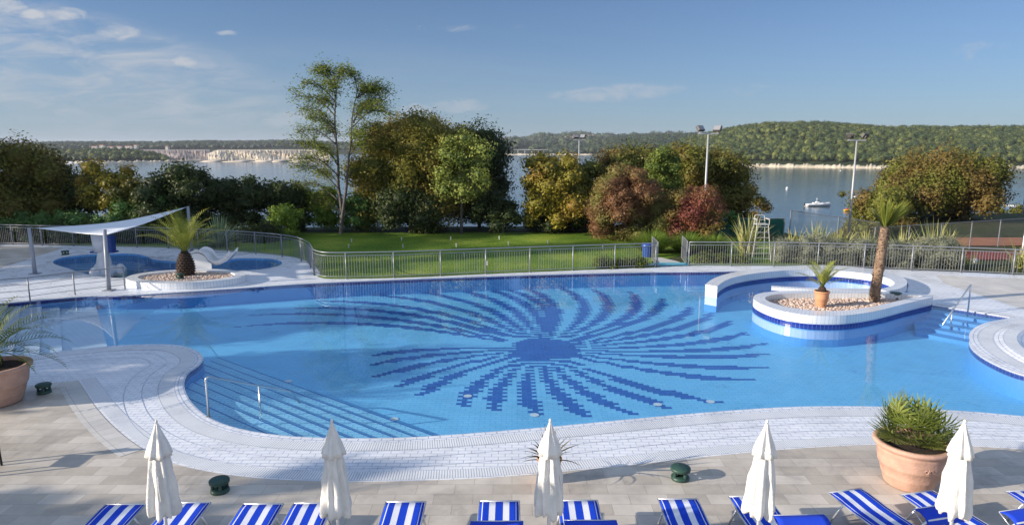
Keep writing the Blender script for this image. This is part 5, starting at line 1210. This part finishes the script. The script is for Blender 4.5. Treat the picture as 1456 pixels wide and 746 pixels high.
flax(1062, 308, 60, 33.4, 'big striped flax tuft beside the umpire chair', 130, 91, wd=.07)
flax(1128, 322, 50, 33.6, 'striped flax tuft above the first grey green shrub', 90, 92)
flax(1160, 316, 50, 34, 'striped flax tuft left of the right lamp pole', 100, 93)
flax(1194, 322, 44, 33.6, 'striped flax tuft at the foot of the right lamp pole', 80, 94)
flax(1232, 325, 40, 33.4, 'striped flax tuft left of the tall palm trunk', 70, 95)
flax(1282, 323, 50, 33, 'striped flax tuft right of the tall palm crown', 90, 96)
flax(1325, 314, 50, 32.8, 'tallest striped flax tuft in front of the domed oak', 110, 97)
flax(1450, 335, 60, 30.2, 'spreading flax tuft at the right edge behind the fence', 90, 98, el=(.2, 1.3))
bq = at(311, 36.6); spiky('yucca_plant', bq, 'large grey green yucca behind the fence right of the stout palm', 230, 1.9, .085, 'yucca', 99, (.05, 1.5), .35, .12)
for i, (px, ytop, Y, lab) in enumerate([(1378, 352, 34, 'small flax tuft on the side grass near the red court'), (1352, 322, 42, 'small bush by the chain link fence under the domed oak')]):
    b = at(px, Y); spiky('grass_tuft', b, lab, 60, VH(px, ytop, Y).z - b.z, .05, 'flax', 110 + i, (.3, 1.5), .6, .1)

for i, (a, b, yt, Y, lab) in enumerate([(-60, 30, 318, 38.4, 'dark undergrowth seen through the fence at the left edge'), (10, 100, 320, 38.4, 'dark undergrowth seen through the fence left of the sail shade'), (80, 165, 321, 38.3, 'dark undergrowth seen through the fence under the sail shade'),
                                        (145, 225, 318, 38.2, 'dark undergrowth seen through the fence right of the second sail pole'), (205, 290, 314, 38.2, 'dark undergrowth behind the fence left of the yucca'), (318, 400, 322, 38.6, 'dark undergrowth behind the fence right of the yucca')]):
    T('undergrowth', lab, a, b, yt, Y, 'dark', cat='shrub', n=14, leaf=.13, seed=120 + i, z0=-.1, trunk=False, cr=.5, taper=-.1, d=1.6, group='dark undergrowth behind the left fence')
# tall sparse tree with airy foliage on reaching limbs
def sparse_tree():
    b = at(484, 42.0); t = thing('locust_tree', 'tall airy locust tree with two slender trunks rising above the horizon on the left', 'tree', b); g = random.Random(12); Yb = 42.0
    def pt(px, py, dy=0): return VH(px, py, Yb + dy) - b
    mbw = MB(); tips = []
    stems = [([(484, 336, 0), (486, 315, 0), (485, 290, .1), (481, 262, .2), (481, 235, .3), (478, 200, .2), (476, 165, .1), (478, 130, 0), (474, 104, 0)], .14), ([(485, 320, 0), (489, 292, -.2), (493, 262, -.4), (495, 232, -.5), (499, 200, -.5), (501, 165, -.4), (508, 130, -.3), (512, 108, -.2)], .11)]
    limbs = []
    for pts, r in stems:
        P_ = smooth_loop([pt(*p) for p in pts], 4, False); n = len(P_); mbw.tube(P_, [r * (1 - .88 * i / (n - 1)) for i in range(n)], 8)
    ends = [(422, 262, 1.0, 481, 285), (430, 225, -1, 481, 250), (425, 205, .8, 480, 230), (420, 235, -1.6, 483, 270), (424, 188, .5, 478, 205), (440, 168, -.6, 477, 185), (422, 137, .4, 477, 165), (432, 118, -.4, 477, 145), (448, 100, .2, 476, 125), (460, 94, .3, 476, 118), (500, 100, .6, 508, 130),
            (530, 122, -.4, 507, 140), (545, 143, .6, 503, 165), (552, 160, -.7, 502, 180), (548, 128, .3, 508, 140), (540, 180, .9, 499, 200), (520, 205, -.8, 498, 220), (525, 150, 1.2, 502, 175), (458, 140, 1.3, 477, 160), (455, 210, -1.3, 480, 235), (452, 245, 1.4, 482, 262), (518, 240, .9, 495, 250), (444, 285, .6, 484, 300), (490, 98, -.6, 478, 125),
            (512, 190, -1.5, 499, 205), (465, 180, 1.6, 478, 200), (538, 105 + 25, .0, 508, 140), (470, 118, -1, 477, 140), (430, 155, 1.0, 477, 180), (540, 150, -1.2, 502, 172)]
    for ex, ey, dy, sx0, sy0 in ends:
        s = pt(sx0, sy0, .1); e = pt(ex, ey, dy); m_ = s.lerp(e, .5) + Vector((0, 0, .18 * (e - s).length)); L_ = (e - s).length
        P_ = smooth_loop([s, m_, e], 5, False); mbw.tube(P_, [.045 * (1 - .85 * i / (len(P_) - 1)) for i in range(len(P_))], 5)
        for i, p in enumerate(P_):
            f = i / (len(P_) - 1)
            if f < .25: continue
            for k in range(6):
                d = Vector((g.uniform(-1, 1), g.uniform(-1, 1), g.uniform(-.7, .7))); q = p + d * (L_ * .12 + .42) * (.5 + g.random()); mbw.tube([p, p.lerp(q, .5) + Vector((0, 0, .03)), q], [.012, .009, .004], 4, cap=False); tips.append((p, q))
    mbw.build('trunk', M['trunkblue'], t, smooth=True)
    C = []; Nn = []
    for p, q in tips:
        for k in range(15):
            f = .25 + .85 * g.random(); c = p.lerp(q, f); sp = .11 + .13 * f; C.append((c.x + g.gauss(0, sp), c.y + g.gauss(0, sp), c.z + g.gauss(0, sp * .62))); Nn.append((g.gauss(0, .7), g.gauss(0, .7), 1))
    C = np.array(C); Nn = unit(np.array(Nn)); V, Q = leaves(C, Nn,   .125 * (.6 + .8 * rng.random(len(C))), .5)
    np_mesh('crown', V, Q, None, rng.random(len(C)), L['locust'], t)
L['locust'] = leafmat('locust_leaflets', [(.09, .15, .02), (.19, .25, .035), (.34, .36, .06)], trans=.45)
sparse_tree()

# ------------------------------------------------------------------ lamp poles, umpire chair, bin, markers, fences beyond
def floodlight(px, ytop, ybot, Y, hw, label, heads, r=.07):
    b = at(px, Y); top = VH(px, ytop, Y).z; t = thing('floodlight_pole', label, 'lamp', b, 0); h_ = top - b.z
    mb = MB(); mb.tube([(0, 0, -.5), (0, 0, h_)], [r * 1.3, r * .8], 10); mb.build('pole', M['galv'], t, smooth=True)
    mb = MB(); mb.box((0, 0, h_), (2 * hw, .09, .09)); mb.build('crossbar', M['galv'], t)
    for (x, yaw) in heads:
        rot = Matrix.Rotation(yaw, 3, 'Z') @ Matrix.Rotation(R(-38), 3, 'X'); c = Vector((x, 0, h_ + .30))
        mb = MB(); mb.box(c, (.50, .18, .38), rot); mb.box(c + rot @ Vector((0, .14, 0)), (.24, .14, .2), rot); hd = mb.build('lamp_head', M['lampbody'], t, bevel=.03)
        mb = MB(); mb.box(c + rot @ Vector((0, -.095, 0)), (.43, .02, .31), rot); mb.build('glass', M['lampglass'], hd)
        mb = MB(); mb.tube([(x, 0, h_), (x, 0, h_ + .2)], .03, 6); mb.build('bracket', M['galv'], t)
M['galv'] = plain('galvanised_pole', (.40, .41, .42), rough=.5, metal=.3, var=.08); M['lampbody'] = plain('lamp_housing', (.10, .095, .09), rough=.5, var=.1); M['lampglass'] = plain('lamp_glass', (.25, .26, .28), rough=.1, var=.05)
floodlight(1000, 190, 300, 41.5, .62, 'tall twin headed floodlight pole in front of the dark oak', [(-.50, .5), (.55, -.7)])
floodlight(1208, 199.5, 325, 47, .62, 'tall twin headed floodlight pole standing against the water at the right', [(-.52, 2.6), (.52, 3.6)])
floodlight(822, 199, 330, 62, .55, 'more distant floodlight pole rising behind the golden tree', [(-.30, .3), (.32, -.5)])
b = at(1452, 34); t = thing('metal_pole', 'plain grey metal pole at the right edge of the picture', 'pole', b); mb = MB(); mb.tube([(0, 0, -.2), (.1, 0, VH(1456, 303, 34).z - b.z)], [.06, .045], 10); mb.build('shaft', M['alu'], t, smooth=True)
mb = MB(); mb.tube([(.1, 0, VH(1456, 303, 34).z - b.z), (.9, 0, VH(1456, 300, 34).z - b.z)], .03, 8); mb.build('arm', M['alu'], t)
# umpire chair
b = at(1079, 32.2); t = thing('umpire_chair', 'tall white metal umpire chair with ladder steps behind the right fence', 'umpire chair', b); hh = VH(1079, 319, 32.2).z - b.z; hb = VH(1079, 306.5, 32.2).z - b.z
for sx_ in (-1, 1):
    mb = MB(); mb.tube([(sx_ * .46 - .05, -.45, 0), (sx_ * .27, -.22, hh)], .020, 8); mb.build('leg', M['chairgrey'], t)
    mb = MB(); mb.tube([(sx_ * .46, .6, 0), (sx_ * .27, .22, hh)], .020, 8); mb.build('leg', M['chairgrey'], t)
    mb = MB(); mb.tube(bent([(sx_ * .30, -.24, hh), (sx_ * .30, -.24, hh + .26), (sx_ * .30, .24, hh + .26)], .06), .02, 8); mb.box((sx_ * .30, -.02, hh + .285), (.07, .42, .03)); mb.build('armrest', M['chairgrey'], t)
for k in range(7):
    f = (k + .6) / 7; mb = MB(); q = (1 - f); mb.tube([(-.27 - .19 * q - .05 * q, -.22 - .23 * q, hh * f), (.27 + .19 * q - .05 * q, -.22 - .23 * q, hh * f)], .014, 6); mb.build('step', M['chairgrey'], t)
mb = MB(); mb.box((0, 0, hh + .02), (.58, .5, .04)); mb.build('seat', M['chairgrey'], t, bevel=.01)
mb = MB(); mb.tube(bent([(-.27, .22, hh), (-.24, .28, hb), (.24, .28, hb), (.27, .22, hh)], .08), .022, 8); mb.tube([(-.26, .25, hh + .2), (.26, .25, hh + .2)], .015, 6); mb.build('backrest', M['chairgrey'], t)
mb = MB(); mb.tube([(-.44, .55, .25), (.44, .55, .25)], .015, 6); mb.build('brace', M['chairgrey'], t)
b = G(922, 366, 0); b = Vector((b.x, 33.2, ground_h(b.x, 33.2))); t = thing('litter_bin', 'blue litter bin standing on the lawn left of the gate', 'bin', b)
hb = VH(922, 345.5, 33.2).z - float(b.z); mb = MB(); mb.lathe([(0, 0), (.22, 0), (.26, hb - .2), (.27, hb - .2), (.27, hb - .16), (0, hb - .16)], n=16); mb.build('body', M['bluep'], t)
mb = MB(); mb.lathe([(.30, hb - .16), (.31, hb - .08), (.22, hb), (0, hb + .02)], n=16); mb.build('lid', M['binlid'] if 'binlid' in M else M['bluep'], t, smooth=True)
mk = [(500, 339), (571, 337), (641, 336), (710, 335), (496, 347), (573, 347), (649, 346), (723, 343), (779, 341), (857, 349), (660, 360), (557, 366), (693, 372), (782, 353)]
where = ['white lawn peg by the foot of the tall sparse tree, back row', 'white lawn peg in the back row below the huge oak', 'white lawn peg in the back row below the young pale tree', 'white lawn peg in the back row below the low dark tree', 'white lawn peg in the second row near the fence bend', 'white lawn peg in the second row left of the huge oak centre',
         'white lawn peg in the second row under the pale young tree', 'white lawn peg in the second row under the gap between oak and golden tree', 'white lawn peg before the golden olive tree', 'white lawn peg before the smoke bush', 'lawn peg seen just above the fence top rail in the middle', 'lawn peg seen through the left part of the straight fence', 'lawn peg seen through the middle of the straight fence', 'lawn peg seen just over the fence right of the middle']
for (px, py), lab in zip(mk, where):
    p = G(px, py + 5); p.z = float(ground_h(p.x, p.y)); mb = MB(); mb.lathe([(0, 0), (.03, 0), (.03, .15), (.045, .16), (.045, .20), (0, .22)], n=8)
    o = mb.build('lawn_peg', M['concrete'], None); o.location = p; tag(o, lab, 'lawn marker', 'white pegs on the lawn')
# chain link and netting fences by the courts
def meshmat():
    m = bpy.data.materials.new('chain_link'); m.use_nodes = True; t = m.node_tree; t.nodes.clear(); out = N(t, 'ShaderNodeOutputMaterial'); tcn = N(t, 'ShaderNodeTexCoord'); mp = N(t, 'ShaderNodeMapping'); mp.inputs['Rotation'].default_value = (0, 0, R(45)); t.links.new(tcn.outputs['UV'], mp.inputs[0])
    br = N(t, 'ShaderNodeTexBrick'); br.offset = 0; br.inputs['Scale'].default_value = 1; br.inputs['Brick Width'].default_value = .055; br.inputs['Row Height'].default_value = .055; br.inputs['Mortar Size'].default_value = .0035; br.inputs['Mortar Smooth'].default_value = 0; t.links.new(mp.outputs[0], br.inputs[0])
    tr = N(t, 'ShaderNodeBsdfTransparent'); df = N(t, 'ShaderNodeBsdfDiffuse'); df.inputs[0].default_value = (.22, .24, .24, 1); ms = N(t, 'ShaderNodeMixShader'); t.links.new(br.outputs['Fac'], ms.inputs[0]); t.links.new(tr.outputs[0], ms.inputs[1]); t.links.new(df.outputs[0], ms.inputs[2]); t.links.new(ms.outputs[0], out.inputs[0]); return m
M['link'] = meshmat()
def linkfence(name, label, a, b, h_, step, mat, cat='fence'):
    a = Vector(a); b = Vector(b); t = thing(name, label, cat, a); P_ = resample([a.to_3d(), b.to_3d()], step) if False else [a.lerp(b, k / max(1, round((b - a).length / step))) for k in range(max(1, round((b - a).length / step)) + 1)]
    for p, q in zip(P_, P_[1:]):
        l = (q - p).length; p_, q_ = p - a, q - a; mb = MB(); mb.poly([p_, q_, q_ + Vector((0, 0, h_)), p_ + Vector((0, 0, h_))], [(0, 0), (l, 0), (l, h_), (0, h_)]); mb.build('mesh_panel', M[mat], t)
    for p in P_: mb = MB(); mb.tube([p - a, p - a + Vector((0, 0, h_ + .03))], .035, 8); mb.build('post', M['fence'], t)
    mb = MB(); mb.tube([Vector((0, 0, h_)), b - a + Vector((0, 0, h_))], .022, 6); mb.build('top_rail', M['fence'], t)
def gz(x, y): return (x, y, float(ground_h(x, y)))
linkfence('chain_link_fence', 'chain link fence running away to the right below the domed oak', gz(20.8, 38), gz(37, 45.5), 1.75, 3.2, 'link')
linkfence('chain_link_fence', 'long chain link fence in front of the water between the netting and the domed oak', gz(18.2, 43.5), gz(24.5, 43.5), 1.5, 3, 'link')
linkfence('chain_link_fence', 'far chain link fence at the right edge beyond the clay court', gz(49, 64), gz(69, 64), 2.2, 4, 'link')
linkfence('netting_fence', 'dark green netting screen behind the umpire chair', gz(12.6, 41.5), gz(17.0, 41.5), 1.05, 1.6, 'screen')
linkfence('netting_fence', 'dark green netting screen under the golden tree', gz(2.0, 47), gz(7.2, 47), 1.3, 1.7, 'screen')
p = Vector(gz(31.5 * .76, 35)); p = at(1387, 34.5); t = thing('ground_lamp', 'small white lamp on a short post on the grass near the red court', 'lamp', p); mb = MB(); mb.tube([(0, 0, 0), (0, 0, .45)], .03, 6); mb.build('post', M['alu'], t); mb = MB(); mb.lathe([(0, .42), (.14, .45), (.16, .6), (.1, .7), (0, .72)], n=12); mb.build('head', M['whitep'], t, smooth=True)

# ------------------------------------------------------------------ boats and buoys
def boat():
    p = G(1163, 293, SEA); t = thing('motor_boat', 'white open motor boat moored on the calm bay', 'boat', p, R(4)); L_ = 9.6; mb = MB(); secs = 12; rings = []
    for i in range(secs + 1):
        f = i / secs; x = -L_ / 2 + L_ * f; wd = 1.35 * (1 - max(0, (f - .55) / .45) ** 2.2) + .02; zt = .85 + .45 * f ** 2
        rings.append([mb.vert(q) for q in ((x, 0, -.35 + .35 * f ** 3), (x, wd * .75, .05 + .2 * f), (x, wd, zt * .8), (x, wd * .98, zt), (x, wd * .82, zt), (x, wd * .78, .45 + .3 * f), (x, -wd * .78, .45 + .3 * f), (x, -wd * .82, zt), (x, -wd * .98, zt), (x, -wd, zt * .8), (x, -wd * .75, .05 + .2 * f))])
    for A, B in zip(rings, rings[1:]):
        for k in range(11): mb.face((A[k], A[(k + 1) % 11], B[(k + 1) % 11], B[k]))
    mb.face(rings[0][::-1]); mb.face(rings[-1]); mb.build('hull', M['whitep'], t, smooth=True)
    mb = MB(); mb.box((-.3, 0, 1.15), (1.3, .9, 1.1)); mb.build('console', M['whitep'], t, bevel=.1)
    mb = MB(); mb.box((.3, 0, 1.85), (.08, .9, .5), Matrix.Rotation(-.4, 3, 'Y')); mb.build('windscreen', M['dark'], t)
    mb = MB(); mb.box((-1.6, 0, 1.0), (.8, 1.3, .7)); mb.build('seat', M['whitep'], t, bevel=.08)
    mb = MB(); mb.tube([(-.6, 0, 1.6), (-.6, 0, 3.1)], .05, 6); mb.tube([(-.6, -.5, 2.6), (-.6, .5, 2.6)], .04, 6); mb.build('mast', M['whitep'], t)
    mb = MB(); mb.box((-L_ / 2 - .35, 0, .7), (.45, .4, 1.0)); mb.build('outboard_motor', M['black'], t, bevel=.06)
    mb = MB(); mb.tube([(L_ / 2 - .6, .3, 1.3), (L_ / 2 - .2, 0, 1.75), (L_ / 2 - .6, -.3, 1.3)], .03, 6); mb.tube([(L_ / 2 - 3, 1.1, 1.2), (L_ / 2 - .6, .3, 1.6)], .03, 6); mb.tube([(L_ / 2 - 3, -1.1, 1.2), (L_ / 2 - .6, -.3, 1.6)], .03, 6); mb.build('bow_rail', M['alu'], t)
boat()
def small_boat(px, py, L_, label, m1, m2, rz=0.0):
    p = G(px, py, SEA); t = thing('small_boat', label, 'boat', p, rz); mb = MB(); rings = []
    for i in range(9):
        f = i / 8; x = -L_ / 2 + L_ * f; wd = .55 * math.sin(math.pi * min(1, .12 + .86 * f)) ** .6 + .03; rings.append([mb.vert(q) for q in ((x, 0, -.1), (x, wd, .25), (x, wd, .55), (x, wd * .7, .5), (x, -wd * .7, .5), (x, -wd, .55), (x, -wd, .25))])
    for A, B in zip(rings, rings[1:]):
        for k in range(7): mb.face((A[k], A[(k + 1) % 7], B[(k + 1) % 7], B[k]))
    mb.face(rings[0][::-1]); mb.face(rings[-1]); mb.build('hull', m1, t, smooth=True)
    mb = MB(); mb.box((0, 0, .72), (L_ * .7, .8, .4)); mb.build('cover', m2, t, bevel=.1)
M['yellow'] = plain('yellow_paint', (.65, .42, .04), rough=.4); M['redp'] = plain('red_paint', (.45, .04, .03), rough=.4)
small_boat(1209, 300, 4.6, 'small yellow and red boat half hidden by the right lamp pole and oak', M['yellow'], M['redp'], .1)
small_boat(1222, 282, 7, 'thin white boat showing just above the oak lobe', M['whitep'], M['whitep'], .05)
for px, py, s, lab in [(1119, 268.5, .65, 'round white buoy floating left of the motor boat'), (1195, 243, .5, 'tiny white buoy near the headland shore')]:
    mb = MB(); mb.lathe([(0, -.4 * s), (s * .8, -.1 * s), (s, .5 * s), (s * .7, 1.1 * s), (s * .2, 1.35 * s), (.1 * s, 1.9 * s), (0, 2 * s)], n=14); o = mb.build('buoy', M['whitep'], None, smooth=True); o.location = G(px, py, SEA); tag(o, lab, 'buoy')
a = G(1416, 291.5, SEA); b = G(1475, 294.5, SEA); t = thing('float_line', 'line of small white floats on the water at the right edge', 'float line', a); mb = MB(); mb.tube([(0, 0, .02), b - a + Vector((0, 0, .02))], .06, 5); mb.build('rope', M['whitep'], t)
for k in range(26):
    q = (b - a) * (k / 25); mb = MB(); mb.lathe([(0, -.1), (.2, 0), (.24, .14), (.16, .26), (0, .3)], (q.x, q.y, 0), n=8); mb.build('float', M['whitep'], t, smooth=True)
Yf = G(102, 231, SEA)
for px, w_, h_, lab in [(102, 10, 3.5, 'small white moored boat below the left point'), (110, 8, 2.5, 'second small pale boat right of the first below the left point')]:
    p = G(px, 234, SEA); t = thing('moored_boat', lab, 'boat', p); mb = MB(); rings = []
    for i in range(7):
        f = i / 6; x = -w_ / 2 + w_ * f; wd = 1.4 * (1 - f ** 3) + .05; rings.append([mb.vert(q) for q in ((x, 0, -.3), (x, wd, .4), (x, wd, 1.3 + f * .5), (x, -wd, 1.3 + f * .5), (x, -wd, .4))])
    for A, B in zip(rings, rings[1:]):
        for k in range(5): mb.face((A[k], A[(k + 1) % 5], B[(k + 1) % 5], B[k]))
    mb.face(rings[0][::-1]); mb.face(rings[-1]); mb.build('hull', M['whitep'], t); mb = MB(); mb.box((-w_ * .1, 0, h_ * .7), (w_ * .4, 1.8, h_ * .7)); mb.build('cabin', M['whitep'], t, bevel=.15)

# a dark garden chair whose leg shows at the left edge
b = Vector((-8.05, 10.65, 0)); b = G(4, 661); t = thing('garden_chair', 'dark metal chair of which one slim leg shows at the left edge', 'chair', b - Vector((.05, 0, 0)))
for x, y in ((.03, 0), (-.45, 0), (.03, -.45), (-.45, -.45)): mb = MB(); mb.tube([(x, y, 0), (x - .03, y, .75 if y == 0 else .44)], .020, 8); mb.build('leg', M['black'], t)
mb = MB(); mb.box((-.23, -.22, .44), (.46, .46, .03)); mb.build('seat', M['black'], t, bevel=.01)
mb = MB(); mb.box((-.23, .0, .62), (.42, .02, .22)); mb.build('backrest', M['black'], t, bevel=.008)

# unseen trees left of the view, added to cast shade on deck and lawn
for i, (x, y, h_, w_) in enumerate([(-25, 3.5, 7.2, 5.0), (-27, 11.5, 7.6, 6.0), (-30, 17.0, 7.5, 6), (-40, 23.5, 15, 6.5), (-45, 27, 14.5, 10), (-50, 34.5, 13, 8), (-52, 38, 8, 6), (-9.5, 4.2, 5.2, 2.6), (-60, 31, 12.5, 8), (-36, 15, 10, 5)]):
    tree('garden_tree', ['rounded tree beside the terrace steps, out of the picture at the left', 'wide tree left of the terrace level with the big pots', 'tree left of the terrace level with the beach steps', 'tree left of the paddling pool outside the picture', 'tall tree beyond the left end of the fence, nearer one', 'tallest tree beyond the left end of the fence', 'medium tree between the two tall ones at the left',
                         'small tree beside the loungers just left of the picture', 'very tall tree farthest to the left', 'slim tall tree left of the terrace'][i], (x, y, -.1), w_, h_, L['dark'], n=18, leaf=.3, z0=h_ * .22, seed=200 + i, group='garden trees left of the terrace', dens=.8, core=.8)

# ------------------------------------------------------------------ air over the bay
if HAZE > 0:
    mb = MB(); mb.box((0, 3200, 22), (16000, 7400, 84)); o = mb.build('haze', None); m = bpy.data.materials.new('haze'); m.use_nodes = True; t_ = m.node_tree; t_.nodes.clear()
    out = N(t_, 'ShaderNodeOutputMaterial'); pv = N(t_, 'ShaderNodeVolumePrincipled'); pv.inputs['Color'].default_value = (.80, .87, 1, 1); pv.inputs['Density'].default_value = HAZE; pv.inputs['Anisotropy'].default_value = .1; t_.links.new(pv.outputs[0], out.inputs['Volume']); o.data.materials.append(m); tag(o, 'thin blue haze over the bay', 'haze', kind='stuff')
